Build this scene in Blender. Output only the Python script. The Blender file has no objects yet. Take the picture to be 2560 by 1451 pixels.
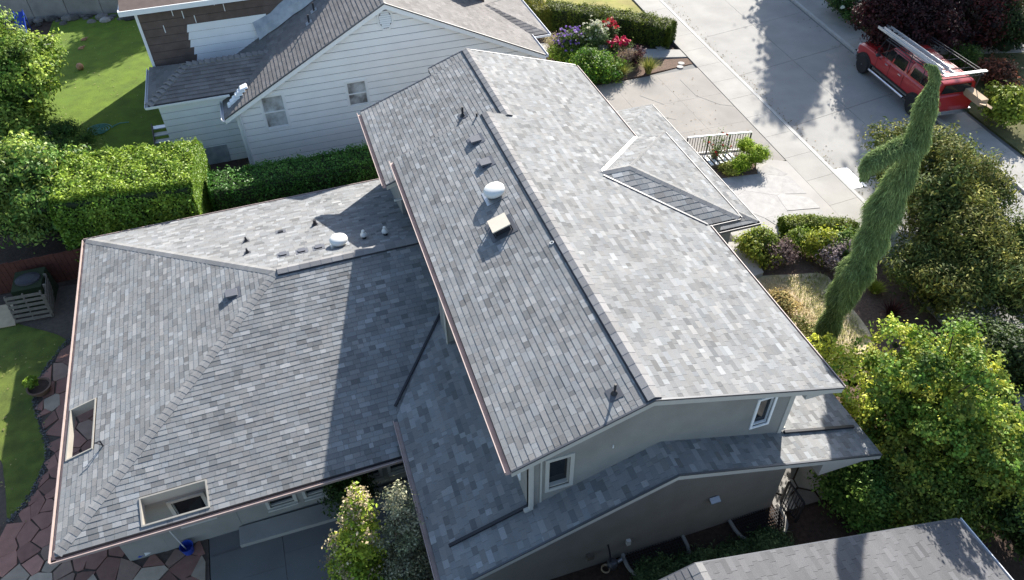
import bpy, math, random
import numpy as np
from mathutils import Vector, Matrix
from mathutils.geometry import tessellate_polygon

rad = math.radians
RNG = np.random.default_rng(7)
random.seed(7)
SC = bpy.context.scene
COL = SC.collection

# ------------------------------------------------------------------ camera
PITCH, YAW, ROLL = rad(43.405), rad(17.382), rad(-1.064)
CAM = np.array([-5.380, -7.979, 18.289])
FPX = 1887.74                      # focal length in pixels of the 2560 px wide photograph
_fw = np.array([math.sin(YAW) * math.cos(PITCH), math.cos(YAW) * math.cos(PITCH), -math.sin(PITCH)])
_rt = np.array([math.cos(YAW), -math.sin(YAW), 0.0])
_up = np.cross(_rt, _fw)
RT = _rt * math.cos(ROLL) + _up * math.sin(ROLL)
UP = -_rt * math.sin(ROLL) + _up * math.cos(ROLL)
FW = _fw
cd = bpy.data.cameras.new('camera')
cam = bpy.data.objects.new('camera', cd)
COL.objects.link(cam)
cam.matrix_world = Matrix(((RT[0], UP[0], -FW[0], CAM[0]), (RT[1], UP[1], -FW[1], CAM[1]),
                           (RT[2], UP[2], -FW[2], CAM[2]), (0, 0, 0, 1)))
cd.sensor_width = 36.0
cd.lens = FPX / 2560 * 36
cd.clip_start = 0.1
cd.clip_end = 1000
SC.camera = cam

# ------------------------------------------------------------------ sky, sun, exposure
SUN_AZ, SUN_EL = rad(38.0), rad(28.3)      # azimuth from +Y towards +X
world = bpy.data.worlds.new('World')
SC.world = world
world.use_nodes = True
wn = world.node_tree
sky = wn.nodes.new('ShaderNodeTexSky')
sky.sky_type = 'NISHITA'
sky.sun_disc = False
sky.sun_elevation = SUN_EL
sky.sun_rotation = SUN_AZ
sky.air_density = 1.0
sky.dust_density = 1.0
sky.ozone_density = 1.0
bg = wn.nodes['Background']
bg.inputs['Strength'].default_value = 0.102
wn.links.new(sky.outputs[0], bg.inputs['Color'])
sl = bpy.data.lights.new('sun', 'SUN')
sl.energy = 5.0
sl.angle = rad(0.53)
sl.color = (1.0, 0.94, 0.86)
sun = bpy.data.objects.new('sun', sl)
COL.objects.link(sun)
SD = Vector((math.sin(SUN_AZ) * math.cos(SUN_EL), math.cos(SUN_AZ) * math.cos(SUN_EL), math.sin(SUN_EL)))
sun.rotation_euler = SD.to_track_quat('Z', 'Y').to_euler()
sun.location = (20, 30, 40)
SC.view_settings.view_transform = 'Standard'
SC.view_settings.look = 'None'
SC.view_settings.gamma = 1.0
SC.view_settings.exposure = 1.32
SC.render.engine = 'CYCLES'

# ------------------------------------------------------------------ points from the survey of the photograph
def _ray(px, py):
    return FW + RT * (px - 1280) / FPX - UP * (py - 725.5) / FPX
def G(px, py, z=0.0):
    d = _ray(px, py)
    return CAM + d * ((z - CAM[2]) / d[2])
def onY(px, py, y):
    d = _ray(px, py)
    return CAM + d * ((y - CAM[1]) / d[1])
def onX(px, py, x):
    d = _ray(px, py)
    return CAM + d * ((x - CAM[0]) / d[0])
def onP(px, py, n, d0):
    n = np.array(n, float)
    d = _ray(px, py)
    return CAM + d * ((d0 - n @ CAM) / (n @ d))

# ------------------------------------------------------------------ mesh helpers
def V(*a):
    return np.array(a, float)
class MB:
    """collects polygons; build() makes ONE mesh object"""
    def __init__(s):
        s.v, s.f, s.c = [], [], []
    def add(s, verts, faces, col=None):
        o = len(s.v)
        s.v += [tuple(float(c) for c in p) for p in verts]
        for f in faces:
            s.f.append(tuple(i + o for i in f))
            s.c.append(col)
        return s
    def hull(s, bot, top, col=None):
        n = len(bot)
        fs = [tuple(range(n - 1, -1, -1)), tuple(range(n, 2 * n))]
        fs += [(i, (i + 1) % n, n + (i + 1) % n, n + i) for i in range(n)]
        return s.add(list(bot) + list(top), fs, col)
    def box(s, a, b, col=None):
        x0, y0, z0 = a
        x1, y1, z1 = b
        x0, x1 = min(x0, x1), max(x0, x1); y0, y1 = min(y0, y1), max(y0, y1); z0, z1 = min(z0, z1), max(z0, z1)
        return s.hull([(x0, y0, z0), (x1, y0, z0), (x1, y1, z0), (x0, y1, z0)],
                      [(x0, y0, z1), (x1, y0, z1), (x1, y1, z1), (x0, y1, z1)], col)
    def obox(s, c, ux, uy, uz, sx, sy, sz, col=None):
        """oriented box, centre of its base at c"""
        c = V(*c); ux, uy, uz = V(*ux), V(*uy), V(*uz)
        b = [c + ux * a * sx / 2 + uy * e * sy / 2 for a, e in ((-1, -1), (1, -1), (1, 1), (-1, 1))]
        return s.hull(b, [p + uz * sz for p in b], col)
    def prism(s, poly, d, col=None):
        poly = [V(*p) for p in poly]
        return s.hull(poly, [p + V(*d) for p in poly], col)
    def bar(s, a, b, w, h, up=(0, 0, 1), col=None):
        a, b = V(*a), V(*b)
        t = (b - a) / np.linalg.norm(b - a)
        sd = np.cross(t, V(*up)); sd /= np.linalg.norm(sd)
        u = np.cross(sd, t)
        q = [a + sd * i * w / 2 + u * j * h / 2 for i, j in ((-1, -1), (1, -1), (1, 1), (-1, 1))]
        return s.hull(q, [p + (b - a) for p in q], col)
    def tube(s, pts, r, n=8, col=None, cap=True):
        pts = [V(*p) for p in pts]
        rs = r if hasattr(r, '__len__') else [r] * len(pts)
        ref = V(0.31, 0.77, 0.55)
        rings = []
        for i, p in enumerate(pts):
            t = pts[min(i + 1, len(pts) - 1)] - pts[max(i - 1, 0)]
            t = t / (np.linalg.norm(t) + 1e-9)
            a = np.cross(t, ref); a /= np.linalg.norm(a)
            b = np.cross(t, a)
            rings.append([p + rs[i] * (a * math.cos(2 * math.pi * k / n) + b * math.sin(2 * math.pi * k / n)) for k in range(n)])
        vs = [q for rg in rings for q in rg]
        fs = []
        for i in range(len(pts) - 1):
            for k in range(n):
                fs.append((i * n + k, i * n + (k + 1) % n, (i + 1) * n + (k + 1) % n, (i + 1) * n + k))
        if cap:
            fs.append(tuple(range(n - 1, -1, -1)))
            fs.append(tuple((len(pts) - 1) * n + k for k in range(n)))
        return s.add(vs, fs, col)
    def lathe(s, c, prof, n=20, ax=(0, 0, 1), col=None, sq=(1, 1)):
        """prof: list of (radius, height) along ax"""
        c = V(*c); ax = V(*ax); ax = ax / np.linalg.norm(ax)
        a = np.cross(ax, V(0.0, 1.0, 0.02)); a /= np.linalg.norm(a)
        b = np.cross(ax, a)
        vs, fs = [], []
        for r, h in prof:
            for k in range(n):
                t = 2 * math.pi * k / n
                vs.append(c + ax * h + r * (a * math.cos(t) * sq[0] + b * math.sin(t) * sq[1]))
        for i in range(len(prof) - 1):
            for k in range(n):
                fs.append((i * n + k, i * n + (k + 1) % n, (i + 1) * n + (k + 1) % n, (i + 1) * n + k))
        fs.append(tuple(range(n - 1, -1, -1)))
        fs.append(tuple((len(prof) - 1) * n + k for k in range(n)))
        return s.add(vs, fs, col)
    def build(s, name, mat, parent=None, smooth=False, local=False):
        me = bpy.data.meshes.new(name)
        me.from_pydata(s.v, [], s.f)
        if any(c is not None for c in s.c):
            at = me.attributes.new('Col', 'FLOAT_COLOR', 'FACE')
            buf = np.ones((len(s.f), 4), np.float32)
            for i, c in enumerate(s.c):
                if c is not None:
                    buf[i, :3] = c[:3]
            at.data.foreach_set('color', buf.ravel())
        me.update()
        if smooth:
            me.polygons.foreach_set('use_smooth', [True] * len(me.polygons))
        if smooth == 'auto':
            me.set_sharp_from_angle(angle=rad(32))
        me.materials.append(mat)
        return link(name, me, parent, local)

def link(name, me, parent=None, local=False):
    o = bpy.data.objects.new(name, me)
    COL.objects.link(o)
    if parent is not None:
        o.parent = parent
        if not local and parent.type == 'EMPTY':
            o.matrix_parent_inverse = (Matrix.Translation(parent.location) @ parent.rotation_euler.to_matrix().to_4x4()).inverted()
    return o
def tag(o, label=None, cat=None, group=None, kind=None):
    if label: o['label'] = label
    if cat: o['category'] = cat
    if group: o['group'] = group
    if kind: o['kind'] = kind
    return o
def thing(name, loc, label, cat, group=None, rz=0.0):
    o = bpy.data.objects.new(name, None)
    COL.objects.link(o)
    o.empty_display_size = 0.2
    o.location = tuple(float(c) for c in loc)
    o.rotation_euler = (0, 0, rz)
    return tag(o, label, cat, group)
def copy_tree(o, parent=None):
    c = o.copy()
    COL.objects.link(c)
    c.parent = parent
    for ch in list(o.children):
        copy_tree(ch, c)
    return c

# ------------------------------------------------------------------ materials
def mat(name, col=(0.5, 0.5, 0.5), rough=0.8, var=0.0, scale=3.0, bump=0.0, bscale=40.0, attr=False, metal=0.0,
        spec=0.4, col2=None, transl=0.0, detail=6.0, coat=0.0, mixlo=0.35, mixhi=0.65, fine=0.0, trans=0.0):
    m = bpy.data.materials.new(name)
    m.use_nodes = True
    nt = m.node_tree
    bs = nt.nodes['Principled BSDF']
    N = nt.nodes.new
    L = nt.links.new
    bs.inputs['Roughness'].default_value = rough
    bs.inputs['Metallic'].default_value = metal
    bs.inputs['Specular IOR Level'].default_value = spec
    bs.inputs['Coat Weight'].default_value = coat
    bs.inputs['Transmission Weight'].default_value = trans
    tc = N('ShaderNodeTexCoord')
    src = None
    if attr:
        a = N('ShaderNodeAttribute'); a.attribute_name = 'Col'
        src = a.outputs['Color']
    else:
        rgb = N('ShaderNodeRGB'); rgb.outputs[0].default_value = (*col, 1)
        src = rgb.outputs[0]
    if col2 is not None:
        nz = N('ShaderNodeTexNoise'); nz.inputs['Scale'].default_value = scale; nz.inputs['Detail'].default_value = detail
        L(tc.outputs['Object'], nz.inputs['Vector'])
        mr = N('ShaderNodeMapRange'); mr.inputs[1].default_value = mixlo; mr.inputs[2].default_value = mixhi
        L(nz.outputs['Fac'], mr.inputs[0])
        mx = N('ShaderNodeMix'); mx.data_type = 'RGBA'
        L(mr.outputs[0], mx.inputs['Factor'])
        L(src, mx.inputs['A'])
        mx.inputs['B'].default_value = (*col2, 1)
        src = mx.outputs['Result']
    for amt, sc in ((var, scale * 1.7), (fine, 90.0)):
        if amt > 0:
            nz = N('ShaderNodeTexNoise'); nz.inputs['Scale'].default_value = sc; nz.inputs['Detail'].default_value = detail
            L(tc.outputs['Object'], nz.inputs['Vector'])
            mr = N('ShaderNodeMapRange')
            mr.inputs[1].default_value = 0.3; mr.inputs[2].default_value = 0.7
            mr.inputs[3].default_value = 1 - amt; mr.inputs[4].default_value = 1 + amt
            L(nz.outputs['Fac'], mr.inputs[0])
            mx = N('ShaderNodeVectorMath'); mx.operation = 'SCALE'
            L(src, mx.inputs[0]); L(mr.outputs[0], mx.inputs['Scale'])
            src = mx.outputs[0]
    L(src, bs.inputs['Base Color'])
    if bump > 0:
        nz = N('ShaderNodeTexNoise'); nz.inputs['Scale'].default_value = bscale; nz.inputs['Detail'].default_value = 4
        L(tc.outputs['Object'], nz.inputs['Vector'])
        bp = N('ShaderNodeBump'); bp.inputs['Strength'].default_value = min(1, bump); bp.inputs['Distance'].default_value = 0.02
        L(nz.outputs['Fac'], bp.inputs['Height']); L(bp.outputs[0], bs.inputs['Normal'])
    if transl > 0:
        tr = N('ShaderNodeBsdfTranslucent'); L(src, tr.inputs['Color'])
        ms = N('ShaderNodeMixShader'); ms.inputs[0].default_value = transl
        out = nt.nodes['Material Output']
        L(bs.outputs[0], ms.inputs[1]); L(tr.outputs[0], ms.inputs[2]); L(ms.outputs[0], out.inputs['Surface'])
    return m

M = {}
def mk(name, **k):
    M[name] = mat(name, **k)
mk('shingle', attr=True, rough=0.92, fine=0.16, var=0.09, scale=0.5, bump=0.25, bscale=120, spec=0.25)
mk('deck', col=(0.05, 0.05, 0.055), rough=0.95)
mk('gutter', col=(0.40, 0.315, 0.285), rough=0.55, var=0.1)
mk('gutter_white', col=(0.75, 0.76, 0.78), rough=0.5)
mk('black_metal', col=(0.025, 0.025, 0.03), rough=0.5)
mk('flash', col=(0.10, 0.105, 0.115), rough=0.45, metal=0.4)
mk('vent_grey', col=(0.10, 0.105, 0.12), rough=0.5)
mk('white_plastic', col=(0.66, 0.66, 0.63), rough=0.4)
mk('cream_metal', col=(0.68, 0.60, 0.48), rough=0.5, var=0.05)
mk('galv', col=(0.5, 0.51, 0.52), rough=0.38, metal=0.75)
mk('stucco', col=(0.27, 0.262, 0.238), rough=0.95, var=0.10, scale=0.9, fine=0.10, bump=0.25, bscale=60)
mk('trim', col=(0.48, 0.465, 0.42), rough=0.7, var=0.04)
mk('white_paint', col=(0.84, 0.845, 0.84), rough=0.6, var=0.03, scale=1.0)
mk('siding_white', col=(0.89, 0.89, 0.885), rough=0.6, var=0.035, scale=0.9)
mk('siding_brown', col=(0.135, 0.098, 0.083), rough=0.85, var=0.15, scale=2.0)
mk('glass_dark', col=(0.012, 0.014, 0.016), rough=0.06, spec=0.6)
mk('film', col=(0.55, 0.57, 0.58), rough=0.3, col2=(0.16, 0.15, 0.14), scale=2.5, trans=0.0)
mk('plastic_sheet', col=(0.42, 0.45, 0.48), rough=0.35, col2=(0.28, 0.31, 0.34), scale=3, bump=0.6, bscale=9)
mk('concrete', col=(0.335, 0.325, 0.30), rough=0.9, var=0.08, scale=0.6, fine=0.05, bump=0.15, bscale=90, col2=(0.285, 0.275, 0.255))
mk('road', col=(0.30, 0.293, 0.275), rough=0.9, var=0.09, scale=0.5, fine=0.09, bump=0.2, bscale=70, col2=(0.265, 0.26, 0.245))
mk('drive', col=(0.275, 0.258, 0.232), rough=0.9, var=0.10, scale=0.45, fine=0.06, col2=(0.235, 0.22, 0.20), bump=0.15, bscale=80)
mk('pale_concrete', col=(0.36, 0.345, 0.32), rough=0.85, var=0.06, scale=0.8, col2=(0.32, 0.305, 0.285), fine=0.04)
mk('dark_concrete', col=(0.15, 0.15, 0.145), rough=0.9, var=0.08, scale=0.8, fine=0.06)
mk('kerb', col=(0.40, 0.395, 0.375), rough=0.85, var=0.08)
mk('soil', col=(0.055, 0.036, 0.027), rough=1.0, var=0.3, scale=6, bump=0.8, bscale=30, fine=0.25)
mk('mulch', col=(0.13, 0.085, 0.062), rough=1.0, var=0.3, scale=8, bump=0.9, bscale=40, fine=0.3)
mk('dry_ground', col=(0.58, 0.465, 0.32), rough=1.0, var=0.25, scale=3, bump=0.6, bscale=30, fine=0.2, col2=(0.42, 0.35, 0.19))
mk('lawn', col=(0.115, 0.18, 0.012), rough=0.95, var=0.22, scale=0.9, fine=0.38, bump=0.8, bscale=60, col2=(0.095, 0.155, 0.012), transl=0.0)
mk('lawn2', col=(0.105, 0.14, 0.018), rough=0.95, var=0.28, scale=1.5, fine=0.4, bump=0.8, bscale=60, col2=(0.075, 0.105, 0.016))
mk('lawn3', col=(0.20, 0.21, 0.035), rough=0.95, var=0.2, scale=0.5, fine=0.2, bump=0.5, bscale=60, col2=(0.31, 0.25, 0.09))
mk('flagstone', attr=True, rough=0.85, var=0.12, scale=2.5, fine=0.08, bump=0.25, bscale=25)
mk('pebble', attr=True, rough=0.8)
mk('leaf', attr=True, rough=0.6, transl=0.32, spec=0.25)
mk('leaf_gloss', attr=True, rough=0.5, transl=0.28, spec=0.3)
mk('leaf_dull', attr=True, rough=0.75, transl=0.22, spec=0.2)
mk('petal', attr=True, rough=0.6, transl=0.3)
mk('bark', col=(0.10, 0.075, 0.055), rough=0.95, var=0.25, scale=8, bump=0.5)
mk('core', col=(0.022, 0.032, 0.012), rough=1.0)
mk('wood_grey', col=(0.15, 0.13, 0.105), rough=0.9, var=0.2, scale=5)
mk('wood_tan', col=(0.42, 0.33, 0.22), rough=0.85, var=0.12, scale=4)
mk('red_fence', col=(0.095, 0.032, 0.022), rough=0.9, var=0.2, scale=5)
mk('car_red', col=(0.36, 0.012, 0.014), rough=0.32, coat=0.7, spec=0.5)
mk('rubber', col=(0.018, 0.018, 0.019), rough=0.85)
mk('rim', col=(0.03, 0.03, 0.033), rough=0.35, metal=0.6)
mk('chrome', col=(0.7, 0.7, 0.72), rough=0.15, metal=1.0)
mk('alu', col=(0.62, 0.64, 0.66), rough=0.38, metal=0.55)
mk('blue_plastic', col=(0.02, 0.055, 0.32), rough=0.45)
mk('hose', col=(0.09, 0.27, 0.22), rough=0.5)
mk('card', col=(0.42, 0.30, 0.19), rough=0.85, var=0.06)
mk('clay', col=(0.16, 0.10, 0.07), rough=0.8, var=0.15)
mk('ball', col=(0.42, 0.22, 0.13), rough=0.7, var=0.2)
mk('stone_wall', col=(0.30, 0.285, 0.26), rough=0.95, var=0.15, scale=1.2, bump=0.3, bscale=20)
mk('rock', attr=True, rough=0.95, var=0.2, scale=4, bump=0.6, bscale=12)
mk('car_blue', col=(0.17, 0.25, 0.34), rough=0.25, coat=0.8)
mk('lamp_glass', col=(0.7, 0.7, 0.68), rough=0.2)

mk('siding_shadow_line', col=(0.30, 0.31, 0.32), rough=0.9)  # grey backing seen between boards, painted in for shadow lines under the laps
mk('brown_gap', col=(0.02, 0.016, 0.014), rough=0.9)

mk('mortar', col=(0.095, 0.075, 0.06), rough=1.0, var=0.2, scale=5, fine=0.2)
mk('far_lawn', col=(0.105, 0.10, 0.035), rough=1.0, var=0.2, scale=1.5, fine=0.2, col2=(0.07, 0.075, 0.025))

mk('frame_tan', col=(0.36, 0.335, 0.29), rough=0.7, var=0.05)
# ================================================================== building helpers
def clip_half(poly, ax, val, keep_ge):
    out = []
    n = len(poly)
    for i in range(n):
        p, q = poly[i], poly[(i + 1) % n]
        dp = (p[ax] - val) * (1 if keep_ge else -1)
        dq = (q[ax] - val) * (1 if keep_ge else -1)
        if dp >= 0: out.append(p)
        if dp * dq < 0:
            t = dp / (dp - dq)
            out.append((p[0] + (q[0] - p[0]) * t, p[1] + (q[1] - p[1]) * t))
    return out
def clip_rect(poly, u0, u1, v0, v1):
    for ax, val, ge in ((0, u0, True), (0, u1, False), (1, v0, True), (1, v1, False)):
        poly = clip_half(poly, ax, val, ge)
        if len(poly) < 3: return []
    out = []
    for p in poly:
        if not out or abs(p[0] - out[-1][0]) + abs(p[1] - out[-1][1]) > 1e-5: out.append(p)
    if len(out) > 2 and abs(out[0][0] - out[-1][0]) + abs(out[0][1] - out[-1][1]) < 1e-5: out.pop()
    return out if len(out) > 2 else []
def area2(p):
    return 0.5 * sum(p[i][0] * p[(i + 1) % len(p)][1] - p[(i + 1) % len(p)][0] * p[i][1] for i in range(len(p)))

def grey_tab():
    k = math.exp(random.gauss(0, 0.09))
    r = random.random()
    if r < 0.15: k *= 1.26
    elif r < 0.30: k *= 0.75
    b = 0.208 * k
    w = random.gauss(0, 0.014)
    return (b * (0.985 + w), b * 1.008, b * (1.012 - w))
def brown_tab():
    b = 0.165 * math.exp(random.gauss(0, 0.10))
    return (b * 1.03, b * 0.975, b * 0.945)
def slate_tab():
    b = 0.118 * math.exp(random.gauss(0, 0.08))
    return (b * 0.99, b * 0.985, b * 1.02)

def shingle(tabs, O, u, v, poly, pal=grey_tab, e=0.14, w=(0.10, 0.33), th=(0.006, 0.011), holes=()):
    """lay overlapping shingle tabs over a convex roof polygon given in (u, v) metres; v runs up the slope"""
    O, u, v = V(*O), V(*u), V(*v)
    u = u / np.linalg.norm(u); v = v / np.linalg.norm(v)
    n = np.cross(u, v)
    if n[2] < 0: n = -n
    if area2(poly) < 0: poly = poly[::-1]
    vmin, vmax = min(p[1] for p in poly), max(p[1] for p in poly)
    i = 0
    while vmin + i * e < vmax - 0.01:
        v0, v1 = vmin + i * e, min(vmin + (i + 1) * e, vmax)
        band = clip_rect(poly, -1e3, 1e3, v0, v1)
        i += 1
        if not band: continue
        ua, ub = min(p[0] for p in band), max(p[0] for p in band)
        x = ua - random.uniform(0, w[1])
        vm = (v0 + v1) / 2
        col = pal(); run = 0
        while x < ub:
            wd = random.uniform(*w)
            segs = [(x, x + wd)]
            for h in holes:
                if h[2] < vm < h[3]:
                    ns = []
                    for a, b in segs:
                        if b <= h[0] or a >= h[1]: ns.append((a, b))
                        else:
                            if a < h[0]: ns.append((a, h[0]))
                            if b > h[1]: ns.append((h[1], b))
                    segs = ns
            col = pal()
            t = random.uniform(*th)
            for a, b in segs:
                if b - a < 0.01: continue
                q = clip_rect(band, a, b - 0.005, v0, v1)
                if not q or abs(area2(q)) < 3e-4: continue
                top, bot = [], []
                for p in q:
                    hh = t * (1 - (p[1] - v0) / e) + 0.004
                    b0 = O + u * p[0] + v * p[1]
                    bot.append(b0 + n * 0.001)
                    top.append(b0 + n * hh)
                c = sum(top) / len(top)
                tabs.append((bot, top, col, c, abs(area2(q)), n))
            x += wd

def lay_tabs(tabs, parent, nparts, material, mass='shingles', piece='shingle'):
    """the pieces that show largest become single objects, the rest one mass"""
    def size(t):
        d = CAM - t[3]
        r = np.linalg.norm(d)
        p = t[3] - CAM
        z = p @ FW
        x, y = 1280 + FPX * (p @ RT) / z, 725.5 - FPX * (p @ UP) / z
        inside = 20 < x < 2540 and 20 < y < 1431
        return t[4] * max(0, (d / r) @ t[5]) / r ** 2 if inside else 0
    order = sorted(range(len(tabs)), key=lambda k: -size(tabs[k]))
    for k in order[:nparts]:
        MB().hull(tabs[k][0], tabs[k][1], tabs[k][2]).build(piece, material, parent)
    if len(order) > nparts:
        mb = MB()
        for k in order[nparts:]:
            mb.hull(tabs[k][0], tabs[k][1], tabs[k][2])
        tag(mb.build(mass, material, parent), kind='stuff')

def slab_poly(pts, drop):
    """roof deck: a polygon given a thickness downwards"""
    pts = [V(*p) for p in pts]
    return MB().hull([p - V(0, 0, drop) for p in pts], [p - V(0, 0, 0.004) for p in pts])

def tess_wall(name, O, ux, uz, outline, holes, n, thick, material, parent):
    """flat wall with openings, front face at O, body going back against n"""
    O, ux, uz, n = V(*O), V(*ux), V(*uz), V(*n)
    loops = [[Vector((p[0], p[1], 0)) for p in outline]] + [[Vector((p[0], p[1], 0)) for p in h] for h in holes]
    tri = tessellate_polygon(loops)
    flat = [p for lp in loops for p in lp]
    P = [O + ux * p.x + uz * p.y for p in flat]
    mb = MB()
    k = len(P)
    fs = [tuple(t) for t in tri] + [tuple(i + k for i in reversed(t)) for t in tri]
    o = 0
    for lp in loops:
        m = len(lp)
        fs += [(o + i, o + (i + 1) % m, k + o + (i + 1) % m, k + o + i) for i in range(m)]
        o += m
    mb.add(P + [p - n * thick for p in P], fs)
    return mb.build(name, material, parent)
def rect(u0, u1, v0, v1):
    return [(u0, v0), (u1, v0), (u1, v1), (u0, v1)]
def window(parent, O, ux, uz, n, quad, fw=0.07, recess=0.06, frame='trim', pane='glass_dark', mull=False, sill=False):
    """quad: four (u, v) corners of the opening; frame stands proud, pane sits back"""
    O, ux, uz, n = V(*O), V(*ux), V(*uz), V(*n)
    c = V(sum(p[0] for p in quad) / 4, sum(p[1] for p in quad) / 4)
    inn = [V(*p) for p in quad]
    outr = []
    for p in inn:
        d = p - c
        outr.append(p + V(math.copysign(fw, d[0]), math.copysign(fw, d[1])))
    w3 = lambda p, h: O + ux * p[0] + uz * p[1] + n * h
    f = MB()
    for i in range(4):
        j = (i + 1) % 4
        f.hull([w3(outr[i], -0.02), w3(outr[j], -0.02), w3(inn[j], -0.02), w3(inn[i], -0.02)],
               [w3(outr[i], 0.03), w3(outr[j], 0.03), w3(inn[j], 0.03), w3(inn[i], 0.03)])
        f.hull([w3(inn[i], -0.022), w3(inn[j], -0.022), w3(inn[j] * 0.94 + c * 0.06, -0.022), w3(inn[i] * 0.94 + c * 0.06, -0.022)],
               [w3(inn[i], -recess), w3(inn[j], -recess), w3(inn[j] * 0.94 + c * 0.06, -recess), w3(inn[i] * 0.94 + c * 0.06, -recess)])
    win = f.build('window', M[frame], parent)
    MB().hull([w3(p, -recess - 0.02) for p in inn], [w3(p, -recess + 0.005) for p in inn]).build('pane', M[pane], win)
    if mull:
        a, b = (inn[0] + inn[3]) / 2, (inn[1] + inn[2]) / 2
        MB().bar(w3(a, -recess + 0.02), w3(b, -recess + 0.02), 0.04, 0.04, up=n).build('glazing_bar', M[frame], win)
    if sill:
        MB().hull([w3(inn[0] + V(-fw, -fw), 0.03), w3(inn[1] + V(fw, -fw), 0.03), w3(inn[1] + V(fw, -fw + 0.05), 0.03), w3(inn[0] + V(-fw, -fw + 0.05), 0.03)],
                  [w3(inn[0] + V(-fw, -fw), 0.09), w3(inn[1] + V(fw, -fw), 0.09), w3(inn[1] + V(fw, -fw + 0.05), 0.09), w3(inn[0] + V(-fw, -fw + 0.05), 0.09)]).build('sill', M[frame], win)
    return win
def gutter(parent, a, b, out, material, w=0.12, h=0.11, dz=0.0):
    """open trough along an eave from a to b; out = outward direction"""
    a, b, out = V(*a), V(*b), V(*out)
    z = V(0, 0, 1)
    a = a + z * dz; b = b + z * dz
    mb = MB()
    prof = [(0.004, -h), (w, -h), (w + 0.015, -0.005), (w - 0.006, -0.005), (w - 0.018, -h + 0.015), (0.004, -h + 0.015)]
    r0 = [a + out * p[0] + z * p[1] for p in prof]
    mb.hull(r0, [p + (b - a) for p in r0])
    return mb.build('gutter', material, parent)
def caps(parent, a, b, nl, nr, step=0.165, w=0.15, pal=grey_tab, name='ridge_cap', th=0.007, lift=0.012):
    """overlapping cap shingles folded over a hip or ridge from low end a to high end b; nl, nr: downhill directions of both planes"""
    a, b, nl, nr = V(*a), V(*b), V(*nl), V(*nr)
    L = np.linalg.norm(b - a)
    t = (b - a) / L
    nl = nl - t * (nl @ t); nl /= np.linalg.norm(nl)
    nr = nr - t * (nr @ t); nr /= np.linalg.norm(nr)
    z = np.cross(nl, t); z = z if z[2] > 0 else -z
    z = V(0, 0, 1)
    k = 0
    while k * step < L - 0.05:
        s0, s1 = k * step, min((k + 1) * step + 0.02, L)
        col = tuple(c * 1.0 for c in pal())
        m = (0.22 + 0.06 * random.random())
        col = tuple(0.35 * c + 0.65 * m * 0.9 * q for c, q in zip(col, (1.0, 0.985, 0.96)))
        rows = []
        for s, h in ((s0, th + lift), (s1, lift)):
            p = a + t * s + z * h
            rows.append([p + nl * w, p + z * 0.012, p + nr * w, p + nr * w - z * (h * 0.9), p - z * 0.01, p + nl * w - z * (h * 0.9)])
        vs = rows[0] + rows[1]
        fs = [(i, (i + 1) % 6, 6 + (i + 1) % 6, 6 + i) for i in range(6)] + [(5, 4, 3, 2, 1, 0), (6, 7, 8, 9, 10, 11)]
        MB().add(vs, fs, col).build(name, M['shingle'], parent)
        k += 1

# ================================================================== the grey house
house = thing('house', (0, 6, 0), 'large grey shingled house with gabled main roof and hipped wing filling the middle', 'house')
ZR, A, B, PL, PR, Y1, Y2, Y2A, XF, AF, Y3 = 6.560, 2.969, 4.811, 0.353, 0.314, 11.522, 16.149, 15.646, 0.663, 3.328, 11.121
XL, ZL, SL, SR, YE, C_, D_, YW = 0.530, 4.524, 0.363, 0.339, -0.582, 4.702, 6.319, 0.281
XWL, XWR = -2.496, 3.812
W0, WY0, WZ, Q, WA = -12.875, 3.177, 2.257, 0.298, rad(1.09)
ex, ey = V(math.cos(WA), math.sin(WA), 0), V(-math.sin(WA), math.cos(WA), 0)
def WP(x, y, z=0.0):
    return V(W0, WY0, WZ) + ex * x + ey * y + V(0, 0, z)
def zup(x):   # upper roof surface over the near section
    return ZR + PL * x if x < 0 else ZR - PR * x
def zfar(x):
    return ZR - PR * XF - PL * (XF - x) if x < XF else ZR - PR * x
def zlow(x):
    return ZL + SL * (x - XL) if x < XL else ZL - SR * (x - XL)
TABS = []
def roof(pts, drop=0.10):
    return slab_poly(pts, drop).build('roof', M['deck'], house)

# --- upper roof, near section
roof([(-A, 0, zup(-A)), (0, 0, ZR), (0, Y1, ZR), (-A, Y1, zup(-A))])
roof([(0, 0, ZR), (B, 0, zup(B)), (B, Y2, zup(B)), (XF, Y2, zup(XF)), (XF, Y1, zup(XF)), (0, Y1, ZR)])
kl, kr = math.sqrt(1 + PL * PL), math.sqrt(1 + PR * PR)
shingle(TABS, (-A, Y1, zup(-A)), (0, -1, 0), (1, 0, PL), [(0, 0), (Y1, 0), (Y1, A * kl), (0, A * kl)])
shingle(TABS, (B, 0, zup(B)), (0, 1, 0), (-1, 0, PR), [(0, 0), (Y1, 0), (Y1, B * kr), (0, B * kr)])
shingle(TABS, (B, Y1, zup(B)), (0, 1, 0), (-1, 0, PR), [(0, 0), (Y2 - Y1, 0), (Y2 - Y1, (B - XF) * kr), (0, (B - XF) * kr)])
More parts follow.
